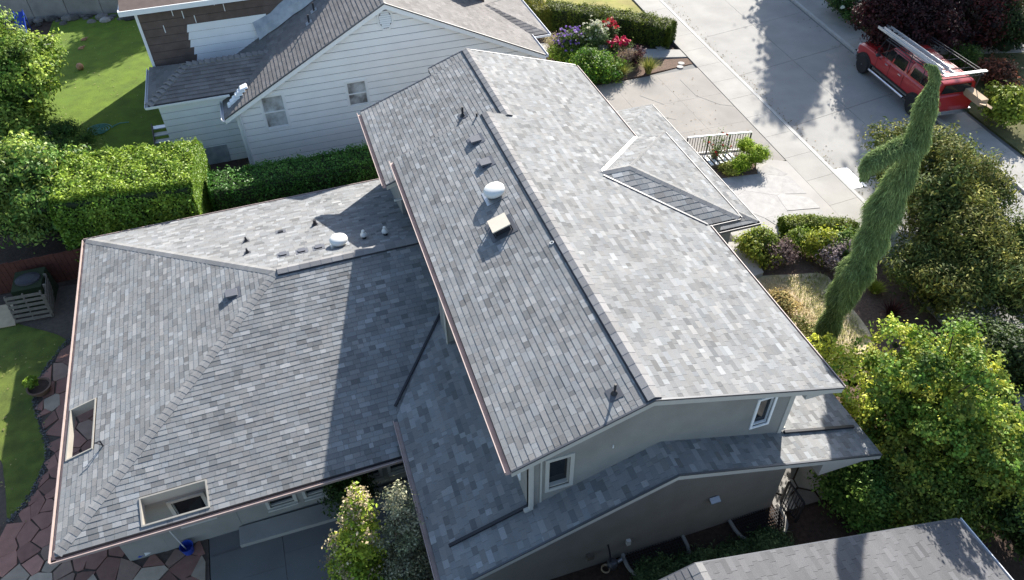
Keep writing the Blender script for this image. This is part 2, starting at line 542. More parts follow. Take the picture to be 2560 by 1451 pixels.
# --- upper roof, far section (lower ridge, stepped far rake)
XS = float(onP(1072, 176, (-PL, 0, 1), zfar(XF) - PL * XF)[0])
roof([(-AF, Y3, zfar(-AF)), (XF, Y3, zfar(XF)), (XF, Y2, zfar(XF)), (XS, Y2, zfar(XS)), (XS, Y2A, zfar(XS)), (-AF, Y2A, zfar(-AF))])
shingle(TABS, (-AF, Y2A, zfar(-AF)), (0, -1, 0), (1, 0, PL), [(0, 0), (Y2A - Y3, 0), (Y2A - Y3, (XF + AF) * kl), (0, (XF + AF) * kl)])
shingle(TABS, (XS, Y2, zfar(XS)), (0, -1, 0), (1, 0, PL), [(0, 0), (Y2 - Y2A, 0), (Y2 - Y2A, (XF - XS) * kl), (0, (XF - XS) * kl)])
# --- lower roof skirting the near gable
YV = 7.6
roof([(-C_, YE, zlow(-C_)), (XL, YE, ZL), (XL, 0.6, ZL), (XWL, 0.6, zlow(XWL)), (XWL, YV, zlow(XWL)), (-C_, 4.3, zlow(-C_))])
roof([(XL, YE, ZL), (D_, YE, zlow(D_)), (D_, 6.6, zlow(D_)), (3.6, 6.6, zlow(3.6)), (3.6, 0.6, zlow(3.6)), (XL, 0.6, ZL)])
ks, ksr = math.sqrt(1 + SL * SL), math.sqrt(1 + SR * SR)
shingle(TABS, (-C_, YV, zlow(-C_)), (0, -1, 0), (1, 0, SL), [(YV - 4.3, 0), (YV - YE, 0), (YV - YE, (XWL + C_ + 0.05) * ks), (0, (XWL + C_ + 0.05) * ks)])
shingle(TABS, (-C_, YV, zlow(-C_)), (0, -1, 0), (1, 0, SL), [(YV - YW - 0.02, (XWL + C_ + 0.05) * ks), (YV - YE, (XWL + C_ + 0.05) * ks), (YV - YE, (XL + C_) * ks), (YV - YW - 0.02, (XL + C_) * ks)])
shingle(TABS, (D_, YE, zlow(D_)), (0, 1, 0), (-1, 0, SR), [(0, 0), (YW - YE, 0), (YW - YE, (D_ - XL) * ksr), (0, (D_ - XL) * ksr)])
shingle(TABS, (D_, YE, zlow(D_)), (0, 1, 0), (-1, 0, SR), [(YW - YE, 0), (6.6 - YE, 0), (6.6 - YE, (D_ - XWR) * ksr), (YW - YE, (D_ - XWR) * ksr)])
# --- wing, hipped
LW = 10.5
kq = math.sqrt(1 + Q * Q)
vq = 6.0 * kq
def wing_uv(px, py, side):
    if side == 'f':
        n = -ey * Q + V(0, 0, 1)
    elif side == 'w':
        n = -ex * Q + V(0, 0, 1)
    else:
        n = ey * Q + V(0, 0, 1)
    d0 = n @ V(W0, WY0, WZ) + (12 * Q if side == 'b' else 0)
    p = onP(px, py, n, d0) - V(W0, WY0, WZ)
    return float(p @ ex), float(p @ ey), float(p[2])
hf = [wing_uv(*p, 'f') for p in ((346, 1247), (517, 1200), (525, 1272), (356, 1318))]
hw = [wing_uv(*p, 'w') for p in ((241, 988), (176, 1035), (163, 1157), (233, 1122))]
HF = (sum(h[0] for h in (hf[0], hf[3])) / 2, sum(h[0] for h in (hf[1], hf[2])) / 2, sum(h[1] for h in (hf[2], hf[3])) / 2, sum(h[1] for h in (hf[0], hf[1])) / 2)
HW = (sum(h[0] for h in (hw[1], hw[2])) / 2, sum(h[0] for h in (hw[0], hw[3])) / 2, sum(h[1] for h in (hw[2], hw[3])) / 2, sum(h[1] for h in (hw[0], hw[1])) / 2)
print('front opening x0,x1,y0,y1', HF, 'west opening', HW)
def roof_hole(outline, hole, f, name='roof'):
    loops = [[Vector((p[0], p[1], 0)) for p in outline], [Vector((p[0], p[1], 0)) for p in hole]]
    tri = tessellate_polygon(loops)
    flat = outline + hole
    top = [f(*p) - V(0, 0, 0.004) for p in flat]
    bot = [p - V(0, 0, 0.10) for p in top]
    k = len(top)
    fs = [tuple(t) for t in tri] + [tuple(i + k for i in reversed(t)) for t in tri]
    o = 0
    for lp in loops:
        m = len(lp)
        fs += [(o + i, o + (i + 1) % m, k + o + (i + 1) % m, k + o + i) for i in range(m)]
        o += m
    return MB().add(top + bot, fs).build(name, M['deck'], house)
ff = lambda x, y: WP(x, y, Q * y)
fb = lambda x, y: WP(x, y, Q * (12 - y))
fwst = lambda x, y: WP(x, y, Q * x)
roof_hole([(0, 0), (LW - 2.2, 0), (LW, 2.9), (LW, 6), (6, 6)], rect(*HF), ff)
roof_hole([(0, 0), (6, 6), (0, 12)], rect(*HW), fwst)
slab_poly([fb(0, 12), fb(6, 6), fb(LW, 6), fb(LW, 12)], 0.10).build('roof', M['deck'], house)
shingle(TABS, WP(0, 0), ex, ey + V(0, 0, Q), [(0, 0), (LW - 2.1, 0), (LW, 3.0), (LW, vq), (6, vq)], holes=[(HF[0], HF[1], HF[2] * kq, HF[3] * kq)])
shingle(TABS, WP(0, 12), -ey, ex + V(0, 0, Q), [(0, 0), (12, 0), (6, vq)], holes=[(12 - HW[3], 12 - HW[2], HW[0] * kq, HW[1] * kq)])
shingle(TABS, WP(LW, 12), -ex, -ey + V(0, 0, Q), [(0, 0), (LW, 0), (LW - 6, vq), (0, vq)])
# --- entry roof: upper hip and lower skirt on the street side
EZ, EX, EY0, EY1 = 5.05, 5.82, 6.12, 10.89
em = (EY0 + EY1) / 2; eh = (EY1 - EY0) / 2
pe = 0.302
rx = EX - eh
roof([(2.0, em, EZ + pe * eh), (rx, em, EZ + pe * eh), (EX, EY0, EZ), (4.6, EY0, EZ)], 0.08)
roof([(2.0, em, EZ + pe * eh), (rx, em, EZ + pe * eh), (EX, EY1, EZ), (4.6, EY1, EZ)], 0.08)
roof([(rx, em, EZ + pe * eh), (EX, EY0, EZ), (EX, EY1, EZ)], 0.08)
ke = math.sqrt(1 + pe * pe)
shingle(TABS, (4.4, EY0, EZ), (1, 0, 0), (0, 1, pe), [(0, 0), (EX - 4.4, 0), (rx - 4.4, eh * ke), (2.45 - 4.4, eh * ke)], e=0.2)
shingle(TABS, (EX, EY1, EZ), (-1, 0, 0), (0, -1, pe), [(0, 0), (EX - 4.4, 0), (EX - 2.45, eh * ke), (EX - rx, eh * ke)])
shingle(TABS, (EX, EY0, EZ), (0, 1, 0), (-1, 0, pe), [(0, 0), (2 * eh, 0), (eh, eh * ke)])
SZ = 3.4
s1, s2 = G(1634, 261, SZ), G(1890, 556, SZ)
SX = float((s1[0] + s2[0]) / 2); SY0, SY1 = float(s2[1]), float(s1[1])
ps, sw = 0.30, 2.3
def sk(x, y, z): return (x, y, SZ + z)
roof([sk(SX, SY0, 0), sk(SX, SY1, 0), sk(SX - sw, SY1 - sw, ps * sw), sk(SX - sw, SY0 + sw, ps * sw)], 0.08)
roof([sk(SX, SY0, 0), sk(SX - sw, SY0 + sw, ps * sw), sk(4.2, SY0 + sw, ps * sw), sk(4.2, SY0, 0)], 0.08)
roof([sk(SX, SY1, 0), sk(SX - sw, SY1 - sw, ps * sw), sk(4.2, SY1 - sw, ps * sw), sk(4.2, SY1, 0)], 0.08)
kk = math.sqrt(1 + ps * ps)
LS = SY1 - SY0
shingle(TABS, (SX, SY0, SZ), (0, 1, 0), (-1, 0, ps), [(0, 0), (LS, 0), (LS - sw, sw * kk), (sw, sw * kk)])
shingle(TABS, (4.2, SY0, SZ), (1, 0, 0), (0, 1, ps), [(0, 0), (SX - 4.2, 0), (SX - 4.2 - sw, sw * kk), (0, sw * kk)])
shingle(TABS, (SX, SY1, SZ), (-1, 0, 0), (0, -1, ps), [(0, 0), (SX - 4.2, 0), (SX - 4.2, sw * kk), (sw, sw * kk)])
lay_tabs(TABS, house, 300, M['shingle'])

# --- caps on the hips and the wing ridge, ridge vents
dn_f, dn_b, dn_w = -ey - V(0, 0, Q), ey - V(0, 0, Q), -ex - V(0, 0, Q)
caps(house, WP(0.05, 0.05, 0.015), WP(6, 6, Q * 6), dn_f, dn_w, w=0.14)
caps(house, WP(0.05, 11.95, 0.015), WP(6, 6, Q * 6), dn_b, dn_w, w=0.14)
caps(house, (EX - .02, EY0 + .02, EZ), (rx, em, EZ + pe * eh), (0, -1, -pe), (1, 0, -pe), step=0.2, w=0.13)
caps(house, (EX - .02, EY1 - .02, EZ), (rx, em, EZ + pe * eh), (0, 1, -pe), (1, 0, -pe), step=0.2, w=0.05)
caps(house, (rx, em, EZ + pe * eh), (2.5, em, EZ + pe * eh), (0, -1, -pe), (0, 1, -pe), step=0.2, w=0.13)
caps(house, (SX - .02, SY0 + .02, SZ), (SX - sw, SY0 + sw, SZ + ps * sw), (0, -1, -ps), (1, 0, -ps), step=0.2, w=0.12)
def ridge_vent(a, b, dl, dr, w=0.15, h=0.035):
    """low strip over a ridge: dark slotted core under a row of cap pieces"""
    a, b, dl, dr = V(*a), V(*b), V(*dl), V(*dr)
    z = V(0, 0, 1)
    dl /= np.linalg.norm(dl); dr /= np.linalg.norm(dr)
    q = [a + dl * (w + .035) + z * 0.02, a + z * 0.02, a + dr * (w + .01) + z * 0.02, a + dr * (w + .01) + z * (h + .006), a + z * (h + .006), a + dl * (w + .035) + z * (h - .004)]
    MB().hull(q, [p + (b - a) for p in q]).build('ridge_vent', M['black_metal'], house)
    L = np.linalg.norm(b - a); t = (b - a) / L
    step = 0.31
    k = 0
    while k * step < L - 0.04:
        m = 0.21 + 0.03 * math.sin(k * 1.7) + 0.03 * random.random()
        s0, s1_ = k * step, min((k + 1) * step + 0.01, L)
        rows = []
        for s, e_ in ((s0, 0.006), (s1_, 0.0)):
            p = a + t * s + z * (h + 0.012 + e_)
            rows.append([p + dl * w, p + z * .012, p + dr * (w + .02), p + dr * (w + .02) - z * .012, p - z * .012, p + dl * w - z * .012])
        fs = [(i, (i + 1) % 6, 6 + (i + 1) % 6, 6 + i) for i in range(6)] + [(5, 4, 3, 2, 1, 0), (6, 7, 8, 9, 10, 11)]
        MB().add(rows[0] + rows[1], fs, (m, m * 0.985, m * 0.985)).build('ridge_cap', M['shingle'], house)
        k += 1
ridge_vent((0, 0, ZR), (0, Y1 - .02, ZR), (-1, 0, -PL), (1, 0, -PR))
ridge_vent((XF, Y1 - 0.1, zup(XF)), (XF, Y2, zup(XF)), (-1, 0, -PL), (1, 0, -PR))
ridge_vent(WP(6.05, 6, Q * 6), WP(LW - .05, 6, Q * 6), dn_f, dn_b)

# --- gutters and fascias
gm = M['gutter']
gutter(house, (-A, 0, zup(-A)), (-A, Y1, zup(-A)), (-1, 0, 0), gm)
gutter(house, (-AF, Y3, zfar(-AF)), (-AF, Y2A, zfar(-AF)), (-1, 0, 0), gm)
gutter(house, (B, 0, zup(B)), (B, Y2, zup(B)), (1, 0, 0), gm, w=0.07)
gutter(house, (-C_, YE, zlow(-C_)), (-C_, 4.2, zlow(-C_)), (-1, 0, 0), gm)
gutter(house, WP(-0.1, 0), WP(LW - 2.3, 0), -ey, gm)
gutter(house, WP(0, -0.1), WP(0, 12.05), -ex, gm)
gutter(house, WP(-0.1, 12), WP(LW - .4, 12), ey, gm, w=0.09)
gutter(house, (SX, SY0, SZ), (SX, SY1, SZ), (1, 0, 0), M['vent_grey'], w=0.05)
gutter(house, (4.9, SY0, SZ), (SX + .05, SY0, SZ), (0, -1, 0), M['vent_grey'], w=0.08)
gutter(house, (EX, EY0, EZ), (EX, EY1, EZ), (1, 0, 0), M['vent_grey'], w=0.06)
gutter(house, (4.8, EY0, EZ), (EX, EY0, EZ), (0, -1, 0), M['vent_grey'], w=0.05)
def rake(x0, z0, x1, z1, y, h=0.17, out=-1):
    t = 0.03
    MB().hull([(x0, y, z0 - h), (x1, y, z1 - h), (x1, y, z1 - .012), (x0, y, z0 - .012)],
              [(x0, y + out * t, z0 - h), (x1, y + out * t, z1 - h), (x1, y + out * t, z1 - .012), (x0, y + out * t, z0 - .012)]).build('rake_board', M['trim'], house)
    e = t + 0.012
    MB().hull([(x0, y, z0 - .022), (x1, y, z1 - .022), (x1, y, z1 + .022), (x0, y, z0 + .022)],
              [(x0, y + out * e, z0 - .022), (x1, y + out * e, z1 - .022), (x1, y + out * e, z1 + .022), (x0, y + out * e, z0 + .022)]).build('drip_edge', M['flash'], house)
rake(-A, zup(-A), 0, ZR, -0.003)
rake(0, ZR, B, zup(B), -0.003)
rake(-C_, zlow(-C_), XL, ZL, YE - .003)
rake(XL, ZL, D_, zlow(D_), YE - .003)
rake(-AF, zfar(-AF), XS, zfar(XS), Y2A + .003, out=1)
rake(XS, zfar(XS), XF, zfar(XF), Y2 + .003, out=1)
rake(XF, zfar(XF), B, zfar(B), Y2 + .003, out=1)
rake(-AF, zfar(-AF), -2.3, zfar(-2.3), Y3 - .003)

# --- walls
def pt2(p): return (float(p[0]), float(p[2]))
# upper near gable
wl = [pt2(onY(*p, YW)) for p in ((1372, 1155), (1372, 1224), (1424, 1204), (1424, 1140))]
wr_ = [pt2(onY(*p, YW)) for p in ((1899, 1001), (1880, 1067), (1917, 1055), (1937, 992))]
def axis_rect(q):
    us = sorted(p[0] for p in q); vs = sorted(p[1] for p in q)
    return ((us[0] + us[1]) / 2, (us[2] + us[3]) / 2, (vs[0] + vs[1]) / 2, (vs[2] + vs[3]) / 2)
RL, RR = axis_rect(wl), axis_rect(wr_)
print('gable windows', RL, RR)
gpoly = [(XWL, 2.4), (XWR, 2.4), (XWR, zup(XWR) - .10), (0, ZR - .10), (XWL, zup(XWL) - .10)]
tess_wall('wall', (0, YW, 0), (1, 0, 0), (0, 0, 1), gpoly, [rect(*RL), rect(*RR)], (0, -1, 0), 0.14, M['stucco'], house)
window(house, (0, YW, 0), (1, 0, 0), (0, 0, 1), (0, -1, 0), rect(*RL), fw=0.09, recess=0.12)
window(house, (0, YW, 0), (1, 0, 0), (0, 0, 1), (0, -1, 0), rect(*RR), fw=0.06, recess=0.08, frame='white_paint')
def corner_board(x, y, z0, z1, w=0.10, m='trim'):
    MB().box((x - w / 2, y - 0.02, z0), (x + w / 2, y + 0.05, z1)).build('corner_board', M[m], house)
corner_board(XWL + .05, YW - .002, 3.2, zup(XWL) - .13)
corner_board(XWR - .05, YW - .002, 3.2, zup(XWR) - .13)
corner_board(XWL + .26, YW - .002, zlow(XWL + .26) + .03, zup(XWL + .26) - .16, 0.04)
# side walls of the upper floor
wy = [(0.9, 2.0, 3.75, 4.75), (4.55, 5.55, 4.1, 4.95), (8.7, 9.7, 4.3, 4.95)]
tess_wall('wall', (XWL, 0, 0), (0, 1, 0), (0, 0, 1), rect(YW + .003, Y1, 2.2, zup(XWL) - .10), [rect(*w) for w in wy], (-1, 0, 0), 0.14, M['stucco'], house)
for w in wy:
    window(house, (XWL, 0, 0), (0, 1, 0), (0, 0, 1), (-1, 0, 0), rect(*w), fw=0.06, recess=0.08, frame='white_paint')
MB().box((XWL - .42, 5.75, 2.6), (XWL - .003, 6.55, zup(XWL - .42) - .12)).build('wall', M['stucco'], house)
MB().box((XWL - .46, 5.71, 2.6), (XWL - .43, 5.79, zup(XWL - .42) - .13)).build('corner_board', M['trim'], house)
MB().box((XWR - .14, YW + .15, 2.2), (XWR, Y2 - .5, zup(XWR) - .12)).build('wall', M['stucco'], house)
MB().box((-2.9, Y1 + .01, 2.2), (-2.76, Y2A - .45, zfar(-2.9) - .12)).build('wall', M['stucco'], house)
fw_ = [(-2.76, 1.0), (XWR - .15, 1.0), (XWR - .15, zup(XWR) - .12), (XF, zup(XF) - .12), (-2.76, zfar(-2.76) - .12)]
tess_wall('wall', (0, Y2A - .45, 0), (1, 0, 0), (0, 0, 1), fw_, [], (0, 1, 0), 0.14, M['stucco'], house)
# soffit returns at the gable corners
def soffit(x0, x1, zf, y0, y1):
    zb = zf(x1) - .10
    MB().hull([(x0, y0, zb), (x1 - .02, y0, zb), (x0, y0, zf(x0) - .175)], [(x0, y1, zb), (x1 - .02, y1, zb), (x0, y1, zf(x0) - .175)]).build('soffit', M['trim'], house)
soffit(XWR + .06, B, zup, 0.012, YW + .1)
soffit(XWL - .03, -A, zup, 0.012, YW + .1)
LWR = 4.15
soffit(LWR + .42, D_, zlow, YE + .012, YE + .30)
soffit(-4.05, -C_, zlow, YE + .012, -.003)
# lower floor: near gable wall with its side walls
lp = [(-4.1, -0.2), (LWR, -0.2), (LWR, zlow(LWR) - .10), (XL, ZL - .10), (-4.1, zlow(-4.1) - .10)]
tess_wall('wall', (0, 0, 0), (1, 0, 0), (0, 0, 1), lp, [], (0, -1, 0), 0.14, M['stucco'], house)
MB().box((-4.1, .142, -.2), (-3.96, 6, zlow(-4.1) - .11)).build('wall', M['stucco'], house)
MB().box((LWR - .14, .142, -.2), (LWR, 8, zlow(LWR) - .11)).build('wall', M['stucco'], house)
MB().box((4.16, SY0 + .5, -.2), (SX - .55, SY1 - .6, SZ - .05)).build('wall', M['stucco'], house)
MB().box((XWR + .01, EY0 + .3, 2.4), (EX - .35, EY1 - .3, EZ - .03)).build('wall', M['stucco'], house)
for yy in (1.0, 3.5, 6.0):
    MB().box((D_ - .75, yy, 0), (D_ - .6, yy + .15, zlow(D_ - .7) - .12)).build('porch_post', M['trim'], house)
# wing walls: front, west, back; the front wall steps back behind the roof opening
WF = 0.80
zt = WZ + Q * WF - .11
fo = WP(0, WF)
rec0, rec1 = HF[0] - .05, HF[1] + .12
recY = HF[3] + .02
wins = []
for (a, b, c, d) in ((676, 730, 1236, 1268), (763, 816, 1206, 1232), (891, 944, 1163, 1190), (975, 1026, 1142, 1170)):
    pa = onP(a, d, ey, ey @ fo) - fo
    pb = onP(b, c, ey, ey @ fo) - fo
    u0, u1 = float(pa @ ex), float(pb @ ex)
    z0 = float(min(pa[2], pb[2] - .35) + fo[2]) - .15
    wins.append((u0, u1, max(0.55, z0), 1.95))
print('wing windows', wins)
def wall_f(u0, u1, y, z0, z1, holes=()):
    return tess_wall('wall', WP(0, y) * V(1, 1, 0), ex, (0, 0, 1), rect(u0, u1, z0, z1), [rect(*h) for h in holes], -ey, 0.14, M['stucco'], house)
wall_f(rec1, LW, WF, -.1, zt, wins)
for w in wins:
    window(house, WP(0, WF) * V(1, 1, 0), ex, (0, 0, 1), -ey, rect(*w), fw=0.08, recess=0.08, sill=True)
wall_f(0.85, rec0, WF, -.1, zt)
rw = (HF[0] + .55, HF[0] + 1.25, .9, 1.95)
wall_f(rec0 - .14, rec1 + .14, recY, -.1, WZ + Q * recY - .11, [rw])
window(house, WP(0, recY) * V(1, 1, 0), ex, (0, 0, 1), -ey, rect(*rw), fw=0.09, recess=0.08)
def wall_s(x, y0, y1, z1, nrm):
    return tess_wall('wall', WP(x, 0) * V(1, 1, 0), ey, (0, 0, 1), rect(y0, y1, -.1, z1), [], nrm, 0.14, M['stucco'], house)
wall_s(rec0, WF + .003, recY - .003, zt, ex)
wall_s(rec1, WF + .003, recY - .003, zt, -ex)
wall_s(0.85, WF + .145, 11.05, WZ + Q * .85 - .11, -ex)
tess_wall('wall', WP(0, 11.2) * V(1, 1, 0), ex, (0, 0, 1), rect(.85, LW, -.1, WZ + Q * .8 - .11), [], ey, 0.14, M['stucco'], house)
# frames round the two roof openings
def opening(h, f, name='opening_frame'):
    x0, x1, y0, y1 = h
    mb = MB()
    w = 0.035
    for a, b in (((x0, y0), (x1, y0)), ((x1, y0), (x1, y1)), ((x1, y1), (x0, y1)), ((x0, y1), (x0, y0))):
        ca = V((x0 + x1) / 2, (y0 + y1) / 2)
        def shrink(p): return (p[0] + math.copysign(w, ca[0] - p[0]), p[1] + math.copysign(w, ca[1] - p[1]))
        q = [f(*a), f(*b), f(*shrink(b)), f(*shrink(a))]
        mb.hull([p - V(0, 0, 0.26) for p in q], [p + V(0, 0, 0.035) for p in q])
    return mb.build(name, M['frame_tan'], house)
opening(HF, ff)
opening(HW, fwst)
# ================================================================== things on the roof (fixed to the house: its parts)
nUL, nUR = V(-PL, 0, 1), V(PR, 0, 1)
def upL(px, py): return onP(px, py, nUL, ZR)
def upFar(px, py): return onP(px, py, nUL, zfar(0))
nWB = ey * Q + V(0, 0, 1); nWF = -ey * Q + V(0, 0, 1); nWW = -ex * Q + V(0, 0, 1)
W00 = V(W0, WY0, WZ)
def wB(px, py): return onP(px, py, nWB, nWB @ W00 + 12 * Q)
def wF(px, py): return onP(px, py, nWF, nWF @ W00)
def wW(px, py): return onP(px, py, nWW, nWW @ W00)
def unit(a): return V(*a) / np.linalg.norm(a)
def frame_of(n, down):
    n = unit(n); d = V(*down); d = unit(d - n * (d @ n)); return n, d, np.cross(n, d)
def flashing(p, n, down, s=0.34, m='flash'):
    n, d, s_ = frame_of(n, down)
    MB().obox(p + n * .012, s_, d, n, s, s, 0.006).build('flashing', M[m], house)
def pipe(p, n, down, h=0.33, r=0.035, name='vent_pipe', s=0.30):
    o = MB().tube([p - V(0, 0, .05), p + V(0, 0, h)], r, 12).build(name, M['black_metal'], house)
    nn, d, s_ = frame_of(n, down)
    MB().obox(p + nn * .014, s_, d, nn, s, s, 0.005).build('flashing', M['flash'], o)
    MB().lathe(p, [(r + .05, 0.0), (r + .03, .05), (r + .008, .09), (r + .008, .10)], 12).build('collar', M['black_metal'], o)
    return o
def box_vent(p, n, down, w=0.30, l=0.30, h=0.12, m='vent_grey'):
    """slant-back roof vent: wedge hood open on its downhill side"""
    n, d, s_ = frame_of(n, down)
    o = MB().obox(p + n * .012, s_, d, n, w + .16, l + .18, 0.006).build('roof_vent', M[m], house)
    a = [p + s_ * i * w / 2 + d * j * l / 2 for i, j in ((-1, -1), (1, -1), (1, 1), (-1, 1))]
    MB().hull([a[0] + n * .012, a[1] + n * .012, a[2] * 1 + n * .05, a[3] + n * .05],
              [a[0] + n * .05, a[1] + n * .05, a[2] + n * h, a[3] + n * h]).build('hood', M[m], o)
    MB().hull([p + s_ * i * w * .44 + d * j + n * .012 for i, j in ((-1, -.1), (1, -.1), (1, l * .42), (-1, l * .42))],
              [p + s_ * i * w * .44 + d * j + n * .05 for i, j in ((-1, -.1), (1, -.1), (1, l * .42), (-1, l * .42))]).build('louvre', M['black_metal'], o)
    return o
def dome(p, n, down, r=0.28, tilt=0.0, sq=(1, 1)):
    """power ventilator: square flashing, dark throat and a wide pale dome"""
    nn, d, s_ = frame_of(n, down)
    o = MB().obox(p + nn * .012, s_, d, nn, 2.1 * r, 2.1 * r, 0.008).build('power_vent', M['galv'], house)
    MB().lathe(p, [(r * .72, -.02), (r * .72, .16)], 24).build('throat', M['flash'], o)
    top = p + V(0, 0, .15)
    prof = [(r * .7, -.02), (r * .98, -.035), (r * 1.04, .0), (r * 1.04, .05), (r * .97, .085), (r * .80, .115), (r * .5, .135), (r * .2, .142), (.005, .144)]
    MB().lathe(top, prof, 32, ax=unit(V(0, 0, 1) * (1 - tilt) + nn * tilt)).build('dome', M['white_plastic'], o, smooth=True)
    return o
box_vent(upL(1190, 352), nUL, (-1, 0, 0)); box_vent(upL(1215, 409), nUL, (-1, 0, 0))
pipe(upFar(1157, 291), nUL, (-1, 0, 0), h=0.33)
MB().tube([upL(1192, 292) - V(0, 0, .02), upL(1192, 292) + V(0, 0, .12)], .03, 10).build('vent_pipe', M['black_metal'], house)
pipe(upL(1536, 985), nUL, (-1, 0, 0), h=0.30, r=0.028)
dome(upL(1236, 489), nUL, (-1, 0, 0), r=0.28, tilt=0.7)
# flue cap: short dark box chimney under a wide cream metal lid
pf = upL(1254, 572)
nn, dd, ss = frame_of(nUL, (-1, 0, 0))
o = MB().obox(pf + nn * .012, ss, dd, nn, .72, .72, .01).build('flue_cap', M['flash'], house)
MB().obox(pf, ss, dd, nn, .42, .42, .22).build('flue', M['black_metal'], o)
MB().obox(pf + nn * .20, ss, dd, nn, .50, .50, .03).build('lid', M['cream_metal'], o)
for i in (-1, 1):
    MB().bar(pf + ss * i * .24 - dd * .24 + nn * .01, pf + ss * i * .24 - dd * .24 + nn * .2, .03, .03, up=dd).build('leg', M['black_metal'], o)
    MB().bar(pf + ss * i * .24 + dd * .24 + nn * .01, pf + ss * i * .24 + dd * .24 + nn * .2, .03, .03, up=dd).build('leg', M['black_metal'], o)
# wing, back slope
dB, dF, dW = ey, -ey, -ex
for p, h in (((616, 604), .17), ((619, 633), .17), ((788, 563), .2)):
    pipe(wB(*p), nWB, dB, h=h, r=0.03 if h < .2 else .05, s=.2)
for p in ((708, 638), (755, 629), (797, 620)):
    box_vent(wB(*p), nWB, dB, w=.20, l=.18, h=.08)
box_vent(wB(702, 580), nWB, dB, w=.16, l=.10, h=.05)
dome(wB(849, 611), nWB, dB, r=0.26, tilt=0.0)
for p in ((911, 597), (964, 588)):
    b = wB(*p)
    o = MB().tube([b - V(0, 0, .04), b + V(0, 0, .12)], .065, 14).build('vent_pipe', M['black_metal'], house)
    MB().lathe(b + V(0, 0, .11), [(.05, 0), (.10, .01), (.105, .05), (.08, .10), (.045, .13), (.04, .15), (.055, .165), (.05, .2), (.02, .215)], 18).build('cap', M['white_plastic'], o, smooth=True)
box_vent(wW(582, 737), nWW, dW, w=.30, l=.30, h=.14)
pm = wW(258, 1116)
o = MB().tube([pm, pm + V(0, 0, .22)], .018, 8).build('mast', M['black_metal'], house)
MB().bar(pm + V(-.10, 0, .17), pm + V(.0, .02, .02), .02, .02).build('brace', M['black_metal'], o)
MB().bar(pm + V(-.12, -.03, .22), pm + V(.02, .0, .22), .03, .02).build('arm', M['black_metal'], o)
def ring(p, n, r=.045):
    n = unit(n); a = unit(np.cross(n, V(.3, .9, .1))); b = np.cross(n, a)
    pts = [p + n * .03 + r * (a * math.cos(t) + b * math.sin(t)) for t in np.linspace(0, 2 * math.pi, 17)]
    MB().tube(pts, .012, 6, cap=False).build('roof_anchor', M['white_plastic'], house)
ring(wF(877, 641), nWF); ring(upL(1380, 609), nUL)
# drain pipes lying on the lower roof, valley flashings, downspouts
nLL = V(-SL, 0, 1); nLR = V(SR, 0, 1)
def lowL(px, py): return onP(px, py, nLL, ZL - SL * XL)
def lowR(px, py): return onP(px, py, nLR, ZL + SR * XL)
def surf_bar(a, b, n, w=.07, h=.06, name='drain_pipe', m='black_metal'):
    n = unit(n)
    MB().bar(a + n * (h / 2 + .018), b + n * (h / 2 + .018), w, h, up=n).build(name, M[m], house)
surf_bar(lowL(1322, 1267), lowL(1125, 1367), nLL)
surf_bar(lowR(1958, 1084), lowR(2131, 1070), nLR)
def valley(x):
    z = zlow(x); yy = (z - WZ) / Q
    return V(x, float((WP(0, yy) + ex * ((x - WP(0, yy)[0]) / ex[0]))[1]), z)
va, vb = valley(-C_ + .02), valley(XWL - .03)
MB().bar(va + V(0, 0, .04), vb + V(0, 0, .04), .06, .05).build('valley_flashing', M['black_metal'], house)
a, b = onP(1508, 440, nUR, ZR), onP(1768, 563, nUR, ZR)
surf_bar(a, b, nUR, w=.08, h=.02, name='valley_flashing', m='vent_grey')
a, b = onP(1505, 430, nUR, ZR), onP(1589, 345, nUR, ZR)
surf_bar(a, b, nUR, w=.09, h=.02, name='valley_flashing', m='galv')
def downspout(x, y, z0, z1, foot):
    o = MB().box((x - .045, y - .035, z0), (x + .045, y + .035, z1)).build('downspout', M['trim'], house)
    MB().bar((x, y, z0 + .03), (x + foot[0], y + foot[1], z0 + .03), .08, .07).build('foot', M['trim'], o)
downspout(XWL + .02, YW - .06, zlow(XWL) + .05, zup(XWL) - .2, (-.16, -.02))
downspout(XWR + .04, YW + .06, zlow(XWR) + .05, zup(XWR) - .2, (.10, 0))
# wall lamp, sensors and boxes on the near gable wall
def on0(px, py): return onY(px, py, 0.0)
p = on0(1782, 1247)
o = MB().box(p + V(-.07, -.03, -.1), p + V(.07, -.003, .1)).build('wall_lamp', M['black_metal'], house)
MB().hull([p + V(-.13, -.16, .02), p + V(.13, -.16, .02), p + V(.13, -.03, .08), p + V(-.13, -.03, .08)], [p + V(-.13, -.16, .06), p + V(.13, -.16, .06), p + V(.13, -.03, .12), p + V(-.13, -.03, .12)]).build('shade', M['galv'], o)
p = on0(1569, 1352)
MB().box(p + V(-.05, -.09, -.09), p + V(.05, -.003, .09)).build('junction_box', M['white_plastic'], house)
p = on0(1473, 1387)
MB().box(p + V(-.09, -.11, -.09), p + V(.09, -.003, .09)).build('junction_box', M['wood_grey'], house)
p = onY(1532, 1115, YW)
MB().box(p + V(-.015, -.03, -.05), p + V(.015, -.003, .05)).build('bracket', M['white_plastic'], house)
p = onX(1005, 497, -2.9)
MB().bar(p, p + V(-.25, -.05, .02), .06, .05).build('security_light', M['white_plastic'], house)

